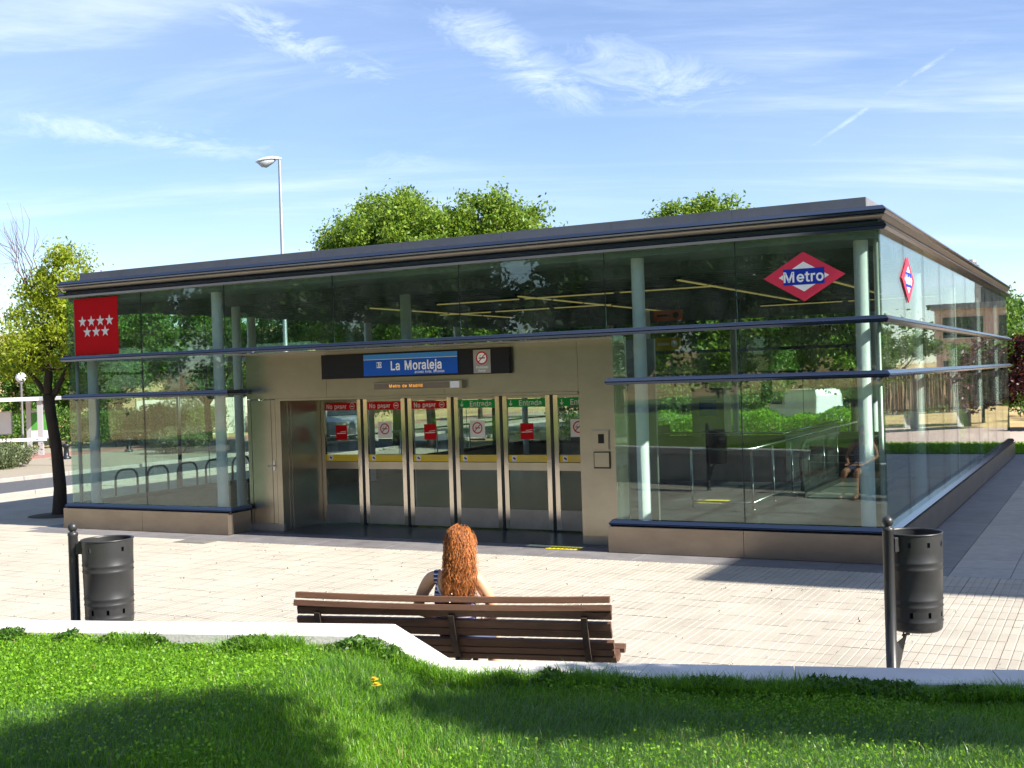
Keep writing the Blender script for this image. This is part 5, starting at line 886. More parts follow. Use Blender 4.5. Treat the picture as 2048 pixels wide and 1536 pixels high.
def person():
    t = thing('person', 'person with long red hair and a striped vest sitting on the bench, back turned', 'person', (-1.598, -7.282, -0.045), R(13.5))
    J = []; E_ = []; RR = []
    def j(x, y, z, r, par=None, r2=None):
        J.append((x, y, z)); RR.append((r, r2 or r))
        if par is not None: E_.append((par, len(J) - 1))
        return len(J) - 1
    pel = j(0, 0.27, 0.545, 0.135, None, 0.12); w1 = j(0, 0.215, 0.68, 0.160, pel, 0.105); ch = j(0, 0.178, 0.81, 0.195, w1, 0.125); uc = j(0, 0.178, 0.93, 0.195, ch, 0.115)
    nb = j(0.012, 0.185, 1.035, 0.062, uc, 0.055); nk = j(0.025, 0.198, 1.095, 0.047, nb); h1 = j(0.04, 0.225, 1.15, 0.066, nk, 0.075); h2 = j(0.045, 0.222, 1.22, 0.078, h1, 0.090); h3 = j(0.045, 0.215, 1.275, 0.062, h2, 0.07)
    j(0.045, 0.325, 1.185, 0.012, h1)
    for s in (-1, 1):
        cl = j(s * 0.085, 0.18, 1.005, 0.054, uc); sh = j(s * 0.160, 0.182, 0.990, 0.055, cl); ua = j(s * 0.225, 0.185, 0.89, 0.047, sh); el = j(s * (0.290 if s < 0 else 0.268), 0.215, 0.755, 0.037, ua); fa = j(s * 0.225, 0.34, 0.695, 0.034, el); wr = j(s * 0.150, 0.455, 0.645, 0.024, fa); pa = j(s * 0.135, 0.50, 0.632, 0.030, wr, 0.016)
        for k, (dx, ln) in enumerate(((-0.026, 0.062), (-0.009, 0.072), (0.009, 0.068), (0.026, 0.052))):
            f1 = j(s * 0.132 + dx, 0.54, 0.632, 0.0092, pa); j(s * 0.130 + dx * 1.1, 0.54 + ln, 0.612, 0.008, f1)
        th = j(s * 0.100, 0.51, 0.642, 0.010, pa); j(s * 0.082, 0.54, 0.634, 0.009, th)
        hp = j(s * 0.085, 0.33, 0.530, 0.098, pel); kn = j(s * 0.115, 0.70, 0.520, 0.060, hp); cf = j(s * 0.118, 0.715, 0.36, 0.054, kn); an = j(s * 0.12, 0.73, 0.135, 0.036, cf); j(s * 0.13, 0.80, 0.088, 0.036, an, 0.03); j(s * 0.135, 0.89, 0.076, 0.030, len(J) - 1, 0.022)
    me = bpy.data.meshes.new('body_frame'); me.from_pydata(J, E_, []); o = bpy.data.objects.new('body_frame', me); COL.objects.link(o)
    sk = o.modifiers.new('skin', 'SKIN'); sk.branch_smoothing = 0.6
    for i, r in enumerate(RR): o.data.skin_vertices[0].data[i].radius = r
    o.data.skin_vertices[0].data[0].use_root = True
    ss = o.modifiers.new('sub', 'SUBSURF'); ss.levels = 3; ss.render_levels = 3
    bpy.context.view_layer.update()
    bm_ = bpy.data.meshes.new_from_object(o.evaluated_get(bpy.context.evaluated_depsgraph_get())); bpy.data.objects.remove(o)
    bm_.name = 'body'; bm_.materials.clear(); bm_.materials.append(MATS['skin'])
    bm_.polygons.foreach_set('use_smooth', [True] * len(bm_.polygons)); b = place(bm_, 'body', (0, 0, 0), t)
    def shell(name, m, test, off):
        V = [v.co.copy() for v in bm_.vertices]; Nn = [v.normal.copy() for v in bm_.vertices]; mp = {}; vs = []; fs = []
        for p in bm_.polygons:
            c = p.center
            if test(c):
                f = []
                for i in p.vertices:
                    if i not in mp: mp[i] = len(vs); vs.append(tuple(V[i] + Nn[i] * off))
                    f.append(mp[i])
                fs.append(tuple(f))
        mb = MB(); mb.poly(vs, fs, 0, True); mb.build(name, m, t, False)
    def top(c):
        ax = abs(c.x)
        if c.z < 0.575 or c.z > 1.085 or c.y > 0.36: return False
        if ax < 0.100: return c.z < 0.815 + 0.13 * (ax / 0.100) ** 2 if c.y < 0.2 else c.z < 0.93
        if ax < 0.128: return True
        if ax < 0.165: return c.z < 0.87
        return ax < 0.19 and c.z < 0.845
    shell('striped_vest', 'striped_top', top, 0.006)
    shell('shorts', 'denim', lambda c: c.z < 0.60 and c.y < 0.60 and c.z > 0.40 and not (c.y > 0.40 and c.z > 0.605), 0.009)
    trim = MB()
    for s in (1,):
        pts = [(x, 0.178 - 0.088 * math.sqrt(max(0, 1 - (x / 0.17) ** 2)), 0.815 + 0.13 * (x / 0.100) ** 2) for x in np.linspace(-0.100, 0.100, 13)]
        trim.tube(pts, 0.006, 6)
    trim.build('vest_trim', 'white_paint', t, False)
    MB().tube([(-0.045, 0.055, 0.78), (-0.010, 0.064, 0.87), (0.05, 0.085, 0.985), (0.085, 0.14, 1.058), (0.10, 0.20, 1.03)], 0.010, 6).build('bag_strap', 'black_print', t, False)
    # hair: a close cap and many wavy locks
    g = np.random.default_rng(5); mb = MB(); c0 = np.array([0.045, 0.212, 1.215]); rad = np.array([0.086, 0.100, 0.110])
    for i in range(2300):
        az = g.uniform(-math.pi, 0.0) + g.normal() * 0.35; el = g.uniform(0.0, 1.30) if i % 3 else g.uniform(0.9, 1.5)
        d = np.array([math.cos(az) * math.cos(el), math.sin(az) * math.cos(el), math.sin(el)])
        if d[1] > 0.55 and el < 0.9: continue
        stray = g.uniform() > 0.88; p = c0 + d * rad * (g.uniform(0.97, 1.05) + 0.10 * stray); pts = [p.copy()]; n = 24
        ln = g.uniform(0.34, 0.48) if g.uniform() > 0.25 else g.uniform(0.22, 0.36); ph = g.uniform(0, 6.28); cyc = ln * g.uniform(9, 15) * 6.28; am = g.uniform(0.004, 0.014) * (1.8 if stray else 1)
        dx = d[0] * 0.095 + g.normal() * 0.042; sh_ = g.uniform(0.0, 0.055); ty = 0.066 + g.normal() * 0.012 - 0.02 * stray
        v = np.array([d[0] * 0.3, min(d[1], 0) * 0.5, -0.25]); q = p.copy(); fz = 1.02 + 0.12 * g.uniform() + 0.16 * stray
        for k in range(1, n):
            f = k / (n - 1); gx = max(-0.055 + 0.055 * f, 0.045 + dx * (1.0 + 0.25 * f) + sh_ * f)
            v = v * 0.6 + 0.4 * np.array([(gx - q[0]) * 3.0, (ty - 0.010 * f - q[1]) * 3.2, -1.0]); q = q + v / np.linalg.norm(v) * ln / (n - 1)
            rel = (q - c0) / (rad * fz); L2 = np.linalg.norm(rel)
            if L2 < 1: q = c0 + rel / L2 * rad * fz
            yl = 0.076 + max(0.0, q[2] - 0.99) * 0.75 - 0.008 * (i % 7) / 7
            if q[2] < 1.12 and q[1] > yl: q[1] = yl
            w = am * min(1, f * 2.0); pts.append(q + np.array([math.sin(ph + f * cyc) * w, math.cos(ph * 1.3 + f * cyc) * w * 0.7, 0]))
        r0_ = g.uniform(0.0010, 0.0026); mb.tube(pts, [r0_ * (1 - 0.65 * (k / (n - 1)) ** 2) for k in range(n)], 3, 0, True, False)
    mb.build('hair', 'hair', t, False)
    cap = MB(); prof = [(0.0, 0.112)] + [(math.sin(a), math.cos(a)) for a in np.linspace(0.15, 1.75, 12)]
    V = []; seg = 24
    for a in np.linspace(0.05, 1.9, 12):
        for k in range(seg):
            b_ = 2 * math.pi * k / seg; V.append((0.045 + 0.083 * math.sin(a) * math.cos(b_), 0.205 + 0.092 * math.sin(a) * math.sin(b_), 1.215 + 0.107 * math.cos(a)))
    F = [(i * seg + k, i * seg + (k + 1) % seg, (i + 1) * seg + (k + 1) % seg, (i + 1) * seg + k) for i in range(11) for k in range(seg) if not (i > 5 and 3 < k < 9)]
    cap.poly(V, F, 0, True); cap.build('hair_cap', 'hair_dark', t, False)
person()

def make_bin(loc, rz, label):
    t = thing('litter_bin', label, 'litter bin', loc, rz, 'round litter bins on posts')
    MB().lathe([(0.0, 0.0), (0.065, 0.0), (0.065, 0.012), (0.036, 0.016), (0.036, 1.195), (0.039, 1.20), (0.039, 1.218), (0.030, 1.226), (0.022, 1.230)] + [(0.037 * math.sin(a), 1.262 - 0.037 * math.cos(a)) for a in np.linspace(0.7, math.pi, 10)], (0, 0, 0.001), 20).build('post', 'bin_metal', t, False)
    c = (0.262, 0); seg = 56
    zt, zb = 1.165, 0.52
    def rad(z): f = (z - zb) / (zt - zb); return 0.176 + 0.013 * f
    zs = [1.165, 1.150, 1.118, 1.085, 1.05, 0.985, 0.978, 0.971, 0.94, 0.933, 0.926, 0.80, 0.735, 0.728, 0.721, 0.69, 0.683, 0.676, 0.652, 0.615, 0.590, 0.583, 0.576, 0.56]
    ribs = {0.978, 0.933, 0.728, 0.683, 0.583}; rows_hole = {(1.118, 1.085), (0.652, 0.615)}
    prof = [(rad(z) + (0.0045 if z in ribs else 0), z) for z in zs] + [(0.176 - 0.035 + 0.035 * math.cos(a) - 0.0, 0.545 - 0.035 * math.sin(a)) for a in np.linspace(0.3, 1.5, 5)] + [(0.0, 0.509)]
    for nm, dr in (('shell', 0.0), ('liner', -0.006)):
        mb = MB(); V = []
        for r, z in prof:
            for k in range(seg): a = 2 * math.pi * k / seg; V.append((c[0] + max(0, r + dr) * math.cos(a), c[1] + max(0, r + dr) * math.sin(a), z + (-dr * 0.7 if z < 0.56 else 0)))
        F = []
        for i in range(len(prof) - 1):
            hole = (prof[i][1], prof[i + 1][1]) in rows_hole
            for k in range(seg):
                if hole and k % 6 == 2: continue
                F.append((i * seg + k, i * seg + (k + 1) % seg, (i + 1) * seg + (k + 1) % seg, (i + 1) * seg + k))
        mb.poly(V, F, 0, True); mb.build(nm, 'bin_metal', t, False)
    mb = MB(); V = []
    pr = [(0.189, 1.160), (0.1935, 1.163), (0.1935, 1.172), (0.1815, 1.172), (0.1815, 1.160)]
    mb.lathe(pr, (c[0], c[1], 0), seg); mb.build('rim', 'bin_metal', t, False)
    mb = MB(); mb.box(0.030, 0.085, -0.032, 0.032, 1.06, 1.155, 0, 0.006); mb.build('hinge_bracket', 'bin_metal', t, False)
    mb = MB()
    P = [(0.034, -0.004, 0.44), (0.16, -0.004, 0.485), (0.05, -0.004, 0.22), (0.034, -0.004, 0.22)]; mb.poly(P + [(x, 0.004, z) for x, _, z in P], [(0, 1, 2, 3), (7, 6, 5, 4), (0, 3, 7, 4), (3, 2, 6, 7), (2, 1, 5, 6), (1, 0, 4, 5)])
    mb.tube([(0.13, 0, 0.475), (0.13, 0, 0.515)], 0.006, 6); mb.tube([(0.165, 0, 0.49), (0.165, 0, 0.52)], 0.006, 6); mb.tube([(0.12, 0, 0.49), (0.19, 0, 0.488)], 0.008, 6); mb.build('latch_bracket', 'bin_metal', t, False)
    return t
make_bin((-4.67, -7.667, 0), R(27), 'dark grey litter bin on a post at the left, in full sun')
make_bin((1.042, -5.975, 0), R(62), 'dark grey litter bin on a post at the right corner, in shade')

# ================================================================== STREET FURNITURE BEHIND
def hoop(i, y):
    t = thing('bike_hoop', ['nearest', 'second', 'third', 'fourth', 'farthest'][i] + ' dark steel bicycle hoop beyond the left glass wall', 'bike rack', (-15.75, y, 0), 0, 'bicycle hoops by the road')
    w = 0.30; pts = [(0, -w, 0.0), (0, -w, 0.45)] + [(0, -w + 0.2 - 0.2 * math.cos(a), 0.46 + 0.2 * math.sin(a)) for a in np.linspace(0.2, 1.57, 6)] + [(0, w - 0.2 + 0.2 * math.sin(a), 0.46 + 0.2 * math.cos(a)) for a in np.linspace(0.0, 1.37, 6)] + [(0, w, 0.45), (0, w, 0.0)]
    MB().tube(pts, 0.024, 10).build('tube', 'dark_metal', t, False)
    for s in (-1, 1): MB().lathe([(0.06, 0.001), (0.06, 0.01), (0.03, 0.012)], (0, s * w, 0), 12).build('foot_plate', 'dark_metal', t, False)
for i in range(5): hoop(i, 3.55 + 0.88 * i)
t = thing('sign_post', 'dark square sign board on a black post beyond the left bay', 'sign', (-16.85, 6.25, 0), R(27))
MB().tube([(0, 0, 0), (0, 0, 2.80)], 0.045, 10).build('post', 'dark_metal', t, False); MB().box(-0.22, 0.22, -0.05, -0.02, 2.16, 2.80, 0, 0.01).build('board', 'black_panel', t, False)
MB().lathe([(0.10, 0.0), (0.10, 0.02), (0.05, 0.03)], (0, 0, 0), 12).build('base', 'dark_metal', t, False)
t = thing('street_lamp', 'tall slim grey street lamp standing behind the station roof', 'street lamp', (-17.9, 11.53, 0), R(27))
MB().lathe([(0.13, 0.0), (0.13, 0.5), (0.075, 0.6), (0.04, 8.45), (0.04, 8.5)], (0, 0, 0), 14).build('pole', 'pole_grey', t, False)
mb = MB(); V = []; seg = 14
sec = [(0.06, 8.50, 0.03, 0.03), (-0.02, 8.505, 0.07, 0.05), (-0.2, 8.51, 0.11, 0.075), (-0.42, 8.485, 0.13, 0.07), (-0.58, 8.455, 0.09, 0.05), (-0.66, 8.43, 0.02, 0.02)]
for (x, z, w, h) in sec:
    for k in range(seg): a = 2 * math.pi * k / seg; V.append((x, w * math.cos(a), z + (h * math.sin(a) if math.sin(a) > 0 else 0.35 * h * math.sin(a))))
mb.poly(V, [(i * seg + k, i * seg + (k + 1) % seg, (i + 1) * seg + (k + 1) % seg, (i + 1) * seg + k) for i in range(5) for k in range(seg)], 0, True); mb.build('head', 'white_paint', t, False)
mb = MB(); V = []
sec = [(-0.10, 8.47, 0.03, 0.02), (-0.2, 8.46, 0.09, 0.09), (-0.36, 8.44, 0.11, 0.17), (-0.50, 8.43, 0.09, 0.14), (-0.62, 8.43, 0.02, 0.02)]
for (x, z, w, h) in sec:
    for k in range(seg): a = 2 * math.pi * k / seg; V.append((x, w * math.cos(a), z + (h * math.sin(a) if math.sin(a) < 0 else 0.2 * h * math.sin(a))))
mb.poly(V, [(i * seg + k, i * seg + (k + 1) % seg, (i + 1) * seg + (k + 1) % seg, (i + 1) * seg + k) for i in range(4) for k in range(seg)], 0, True); mb.build('lens', 'lamp_lens', t, False)
t = thing('globe_lamp', 'white globe lamp on a thin post behind the bus shelter', 'street lamp', (-35.25, 17.1, 0))
MB().lathe([(0.07, 0), (0.045, 0.3), (0.045, 2.65), (0.08, 2.68), (0.08, 2.74)], (0, 0, 0), 12).build('pole', 'pole_grey', t, False)
MB().lathe([(0.20 * math.sin(a), 2.90 - 0.20 * math.cos(a)) for a in np.linspace(0.15, math.pi, 16)], (0, 0, 0), 20).build('globe', 'globe_white', t, False)
def shelter():
    t = thing('bus_shelter', 'grey bus shelter with advertising panels at the far left', 'bus shelter', (-32.75, 16.15, 0), YAW)
    MB().box(-4.6, 0.12, -0.5, 1.1, 2.0, 2.14, 0, 0.02).build('roof', 'aluminium', t, False)
    MB().box(-1.62, -0.12, -0.52, -0.502, 2.0, 2.13).build('fascia', 'white_paint', t, False)
    for (x, y) in ((-0.12, -0.35), (-1.05, 0.9), (-3.9, -0.35), (-3.9, 0.9)): MB().box(x - 0.09, x + 0.09, y - 0.05, y + 0.05, 0, 2.0, 0, 0.01).build('post', 'aluminium', t, False)
    MB().box(-4.4, 0.10, -0.42, -0.36, 0.52, 0.64).build('bench_rail', 'white_paint', t, False)
    p_ = MB().box(-1.0, -0.32, 0.86, 0.94, 0.55, 1.62).build('poster_panel', 'aluminium', t, False); MB().box(-0.97, -0.35, 0.852, 0.858, 0.88, 1.55).build('poster', 'poster_green', p_, False); MB().box(-0.97, -0.35, 0.850, 0.8575, 0.58, 0.86).build('caption', 'white_paint', p_, False)
    p_ = MB().box(-2.4, -1.70, 0.86, 0.94, 0.75, 1.62).build('poster_panel', 'aluminium', t, False); MB().box(-2.36, -1.73, 0.852, 0.858, 0.79, 1.58).build('poster', 'white_paint', p_, False)
shelter()
for i, (x, y) in enumerate(((-29.6, 14.2), (-30.2, 17.6))):
    t = thing('bollard', ['short dark cast bollard beside the brick path, the nearer one', 'short dark cast bollard beside the brick path, the farther one'][i], 'bollard', (x, y, 0), 0, 'bollards by the brick path')
    MB().lathe([(0.16, 0), (0.16, 0.06), (0.09, 0.1), (0.08, 0.38), (0.15, 0.42), (0.16, 0.5), (0.0, 0.52)], (0, 0, 0), 14).build('body', 'dark_metal', t, False)
def block_wall():
    A = Vector((-40.2, 27.0)); B = Vector((-34.6, 37.0)); d = (B - A); ln = d.length; d.normalize(); t = thing('block_wall', 'pale concrete block wall behind the shrubs across the road', 'wall', (A.x, A.y, 0), math.atan2(d.y, d.x))
    me = MB().box(0.006, 1.194, -0.12, 0.12, 0.005, 0.495, 0, 0.008).mesh('block', 'blockwall')
    for r in range(4):
        n = int(ln / 1.2)
        for i in range(n): place(me, 'block', (i * 1.2 + (0.6 if r % 2 else 0), random.uniform(-0.01, 0.01), -0.25 + r * 0.5), t)
block_wall()

def car(name, label, cat, loc, rz, prof, win, W_, mbody, wheels, ground=0.0):
    t = thing(name, label, cat, loc, rz); hw = W_ / 2
    mb = MB(); n = len(prof); lay = [(-hw, 0.90), (-hw + 0.04, 1.0), (hw - 0.04, 1.0), (hw, 0.90)]
    V = []; zm = 0.85
    for (y, s) in [(-hw + 0.09, 0), (-hw, 1), (hw, 1), (hw - 0.09, 0)]:
        for (x, z) in prof:
            tuck = 0.10 * max(0, (z - zm)) / 0.7 * (1 if y > 0 else -1); V.append((x, y - tuck * (1 if s else 0.9), z))
    F = [tuple(reversed(range(n)))] + [tuple(range(3 * n, 4 * n))]
    for k in range(3): F += [(k * n + i, k * n + (i + 1) % n, (k + 1) * n + (i + 1) % n, (k + 1) * n + i) for i in range(n)]
    mb.poly(V, F, 0, False); mb.build('body', mbody, t, False)
    for poly in win:
        for s in (-1, 1):
            zc = sum(z for _, z in poly) / len(poly); mb = MB(); P = [(x, s * (hw - 0.10 * max(0, (z - zm)) / 0.7 + 0.004), z) for x, z in poly]; mb.poly(P + [(x, y - s * 0.01, z) for x, y, z in P], [tuple(range(len(poly))), tuple(reversed(range(len(poly), 2 * len(poly))))]); mb.build('side_window', 'car_glass', t, False)
    for x in wheels:
        for s in (-1, 1):
            mb = MB(); mb.tube([(x, s * (hw - 0.19), 0.30), (x, s * (hw + 0.01), 0.30)], 0.30, 20); w = mb.build('wheel', 'rubber', t, False)
            mb = MB(); mb.tube([(x, s * (hw + 0.008), 0.30), (x, s * (hw + 0.018), 0.30)], 0.19, 16); mb.build('rim', 'aluminium', w, False)
    return t, hw
HATCH = [(-2.0, 0.22), (2.0, 0.22), (2.05, 0.45), (1.98, 0.72), (1.35, 0.90), (0.95, 0.96), (0.35, 1.40), (-0.2, 1.47), (-1.2, 1.44), (-1.75, 1.02), (-2.02, 0.92), (-2.05, 0.45)]
t, hw = car('parked_car', 'silver hatchback standing across the road, seen through the glass doors', 'car', (-26.3, 25.6, 0), R(-48), HATCH, [[(0.85, 0.97), (0.30, 1.34), (-0.1, 1.40), (-0.1, 0.97)], [(-0.16, 0.97), (-0.16, 1.40), (-1.15, 1.37), (-1.5, 1.0)]], 1.72, 'car_silver', (-1.25, 1.25))
mb = MB(); mb.poly([(0.99, -0.70, 0.985), (0.99, 0.70, 0.985), (0.40, 0.60, 1.405), (0.40, -0.60, 1.405)], [(0, 1, 2, 3)]); mb.poly([(0.975, -0.70, 0.98), (0.975, 0.70, 0.98), (0.385, 0.60, 1.39), (0.385, -0.60, 1.39)], [(3, 2, 1, 0)]); mb.build('windscreen', 'car_glass', t, False)
for s in (-1, 1):
    mb = MB(); mb.poly([(2.035, s * 0.42, 0.62), (2.0, s * 0.78, 0.62), (1.96, s * 0.80, 0.76), (2.0, s * 0.48, 0.74), (1.95, s * 0.42, 0.62), (1.9, s * 0.78, 0.62), (1.86, s * 0.80, 0.76), (1.9, s * 0.48, 0.74)], [(0, 1, 2, 3), (7, 6, 5, 4), (0, 3, 7, 4), (1, 0, 4, 5), (2, 1, 5, 6), (3, 2, 6, 7)]); mb.build('headlight', 'lamp_lens', t, False)
    MB().box(0.70, 0.82, s * 0.98 - 0.07, s * 0.98 + 0.07, 0.95, 1.07, 0, 0.02).build('mirror', 'car_silver', t, False)
VAN = [(-2.1, 0.22), (2.1, 0.22), (2.15, 0.5), (2.05, 0.85), (1.35, 1.05), (0.75, 1.68), (0.3, 1.80), (-2.0, 1.80), (-2.12, 1.5), (-2.15, 0.45)]
t, hw = car('white_van', 'small white delivery van passing behind the green hedge', 'van', (-11.8, 44.0, -0.55), R(145), VAN, [[(1.15, 1.08), (0.72, 1.60), (0.3, 1.66), (0.3, 1.08)]], 1.8, 'car_white', (-1.35, 1.35))
mb = MB(); mb.poly([(1.40, -0.75, 1.06), (1.40, 0.75, 1.06), (0.82, 0.66, 1.66), (0.82, -0.66, 1.66)], [(0, 1, 2, 3)]); mb.poly([(1.37, -0.75, 1.05), (1.37, 0.75, 1.05), (0.79, 0.66, 1.65), (0.79, -0.66, 1.65)], [(3, 2, 1, 0)]); mb.build('windscreen', 'car_glass', t, False)
for s in (-1, 1): MB().box(2.02, 2.12, s * 0.7 - 0.13, s * 0.7 + 0.13, 0.66, 0.82, 0, 0.02).build('headlight', 'lamp_lens', t, False)

# timber fence to the right of the far corner (it shows in the side glass)
def fence():
    A = Vector((12.5, 21.4)); B = Vector((2.6, 31.6)); d = B - A; ln = d.length; d.normalize()
    t = thing('timber_fence', 'slatted brown timber fence on stone piers, mirrored in the side glass', 'fence', (A.x, A.y, 0), math.atan2(d.y, d.x))
    me = MB().box(-0.055, 0.055, -0.014, 0.014, 0.55, 1.95).mesh('slat', 'timber'); n = int(ln / 0.135)
    for i in range(n): place(me, 'slat', (0.06 + i * 0.135, 0, random.uniform(-0.02, 0.02)), t)
    pm = MB().box(-0.2, 0.2, -0.16, 0.16, -0.02, 0.60, 0, 0.015).mesh('pier', 'concrete')
    for i in range(7): place(pm, 'pier', (0.3 + i * (ln - 0.6) / 6, 0.18, 0), t)
    MB().box(0, ln, 0.016, 0.07, 0.62, 0.70).build('rail', 'timber', t, False); MB().box(0, ln, 0.016, 0.07, 1.70, 1.78).build('rail', 'timber', t, False); MB().box(0, ln, -0.06, 0.014, 0.50, 0.545).build('base_beam', 'coping', t, False)
fence()
def block(name, label, x0, x1, y0, y1, h, m, floors, wins, z0=0.0):
    t = thing(name, label, 'building', ((x0 + x1) / 2, (y0 + y1) / 2, z0)); MB().box(x0, x1, y0, y1, z0 - 0.5, z0 + h).build('wall', m, t); MB().box(x0 - 0.25, x1 + 0.25, y0 - 0.25, y1 + 0.25, z0 + h + 0.002, z0 + h + 0.35).build('roof', 'roof_grey', t)
    fh = h / floors
    for f in range(floors):
        for (ax, a0, a1, c) in (('y', y0, y1, x0), ('x', x0, x1, y0)):
            n = max(2, int((a1 - a0) / wins)); s = (a1 - a0) / n
            for i in range(n):
                p0, p1 = a0 + i * s + s * 0.14, a0 + (i + 1) * s - s * 0.14; zb, zt = z0 + f * fh + fh * 0.35, z0 + f * fh + fh * 0.82
                if ax == 'y': w = MB().box(c - 0.05, c - 0.002, p0, p1, zb, zt).build('window', 'car_glass', t); MB().box(c - 0.10, c - 0.0015, p0 - 0.06, p1 + 0.06, zb - 0.07, zb - 0.004).build('sill', 'concrete', w)
                else: w = MB().box(p0, p1, c - 0.05, c - 0.002, zb, zt).build('window', 'car_glass', t); MB().box(p0 - 0.06, p1 + 0.06, c - 0.10, c - 0.0015, zb - 0.07, zb - 0.004).build('sill', 'concrete', w)
block('office_block', 'brick office block beyond the right edge that shades the side paving', 14.2, 25, -1.87, 19.2, 12.2, 'brick_render', 4, 2.4)
block('low_building', 'low pale pink building past the far right corner of the station', 1.2, 7.4, 60, 70, 5.2, 'pink_render', 2, 3.2, 0.3)
block('grey_building', 'far grey building peeping over the trees at the right edge', -2.4, 7, 78, 90, 6.4, 'concrete', 2, 3.0, 2.0)

# ================================================================== TREES AND SHRUBS
def limb(mb, a, b, r0, r1, n=6, wob=0.08, seg=8):
    a, b = Vector(a), Vector(b); L = (b - a).length; pts = []; rs = []
    for i in range(n + 1):
        f = i / n; p = a.lerp(b, f); 
        if 0 < i < n: p += Vector((random.uniform(-1, 1), random.uniform(-1, 1), random.uniform(-0.4, 0.4))) * wob * L * 0.35
        pts.append(p); rs.append(r0 + (r1 - r0) * f)
    mb.tube(pts, rs, seg); return pts
def tree_parts(blobs, th, tr, nleaf, lsize, lm, seed, clump=0.35, nclump=120, hollow=0.5, forks=6, up=0.25, aspect=0.55):
    random.seed(seed); mb = MB(); mb.tube([(0, 0, -0.1), (0.0, 0, 0.05), (0.02, 0.01, th * 0.35), (-0.02, 0.02, th * 0.7), (0, 0, th)], [tr * 1.5, tr * 1.15, tr, tr * 0.92, tr * 0.8], 12)
    for b in blobs[:forks]:
        e = Vector((b[0], b[1], b[2])); pts = limb(mb, (0, 0, th * random.uniform(0.82, 0.98)), e, tr * 0.5, tr * 0.16)
        for k in range(3):
            d = Vector((random.gauss(0, 1), random.gauss(0, 1), random.uniform(0.1, 1))).normalized(); limb(mb, pts[random.randrange(2, 6)], e + Vector((d.x * b[3], d.y * b[4], d.z * b[5])) * 0.8, tr * 0.16, 0.006, 5, 0.08, 5)
    trunk = mb.mesh('trunk', 'bark'); P = crown_points(nleaf, blobs, clump, nclump, hollow, seed); crown = quads_mesh('crown', leaves(P, lsize, up, aspect), [lm]); return trunk, crown
def tree(name, label, loc, parts, rz=0, s=1.0, group=None, sz=None):
    t = thing(name, label, 'tree', loc, rz, group); t.scale = (s, s, sz or s); place(parts[0], 'trunk', (0, 0, 0), t); place(parts[1], 'crown', (0, 0, 0), t); return t
# left street tree
SB = [(-0.05, 0.0, 3.5, 0.75, 0.75, 0.72), (0.22, 0.05, 4.2, 0.52, 0.55, 0.66), (-0.42, -0.1, 3.05, 0.52, 0.55, 0.5), (0.45, 0.15, 3.4, 0.5, 0.5, 0.6), (-0.28, 0.1, 4.05, 0.46, 0.5, 0.55), (0.3, -0.1, 4.7, 0.28, 0.3, 0.35), (0.55, 0.3, 2.75, 0.4, 0.4, 0.4)]
def street_tree():
    random.seed(3); t = thing('street_tree', 'small yellow-green street tree with a dark forked trunk at the left corner', 'tree', (-15.18, 1.31, 0), YAW)
    mb = MB(); mb.tube([(0.02, 0, -0.05), (0.015, 0, 0.06), (0.04, 0, 0.5), (0.0, 0, 1.2), (-0.09, 0, 1.9), (-0.12, 0, 2.25)], [0.17, 0.135, 0.115, 0.105, 0.10, 0.105], 14)
    a = limb(mb, (-0.12, 0, 2.2), (-0.10, 0.05, 3.6), 0.085, 0.045, 6, 0.05, 10); b = limb(mb, (-0.15, 0, 2.25), (-0.62, -0.05, 2.95), 0.05, 0.03, 6, 0.08, 8); c = limb(mb, (-0.06, 0, 2.2), (0.42, 0.1, 3.1), 0.06, 0.03, 6, 0.05, 8)
    for s in SB:
        src = random.choice((a, b, c))[random.randrange(3, 6)]; pts = limb(mb, src, s[:3], 0.03, 0.015, 5, 0.1, 6)
        for k in range(7):
            d = Vector((random.gauss(0, 1), random.gauss(0, 1), random.uniform(-0.2, 1.2))).normalized(); limb(mb, pts[-1], Vector(s[:3]) + Vector((d.x * s[3], d.y * s[4], d.z * s[5])) * 0.95, 0.012, 0.003, 4, 0.1, 4)
    mb.build('trunk', 'bark', t, False)
    mb = MB()
    for k in range(9):
        e = Vector((random.uniform(-1.05, -0.25), random.uniform(-0.3, 0.3), random.uniform(4.9, 5.75))); p = limb(mb, (-0.35 + random.uniform(-0.15, 0.15), 0, 4.2), e, 0.011, 0.003, 6, 0.12, 4)
        for q in range(3): limb(mb, p[random.randrange(2, 5)], e + Vector((random.uniform(-0.35, 0.3), random.uniform(-0.2, 0.2), random.uniform(-0.3, 0.15))), 0.005, 0.002, 4, 0.12, 4)
    mb.build('bare_twigs', 'twig', t, False)
    P = crown_points(19000, [(b[0] * 1.12, b[1] * 1.1, b[2], b[3] * 1.16, b[4] * 1.16, b[5] * 1.12) for b in SB], 0.22, 190, 0.3, 4); place(quads_mesh('crown', leaves(P, 0.075, 0.2, 0.42, 0.4, 0.5), ['leaf_street']), 'crown', (0, 0, 0), t)
    MB().lathe([(0.55, 0.004), (0.5, 0.012), (0.0, 0.03)], (0, 0, 0), 20).build('root_soil', 'soil', t, False)
street_tree()
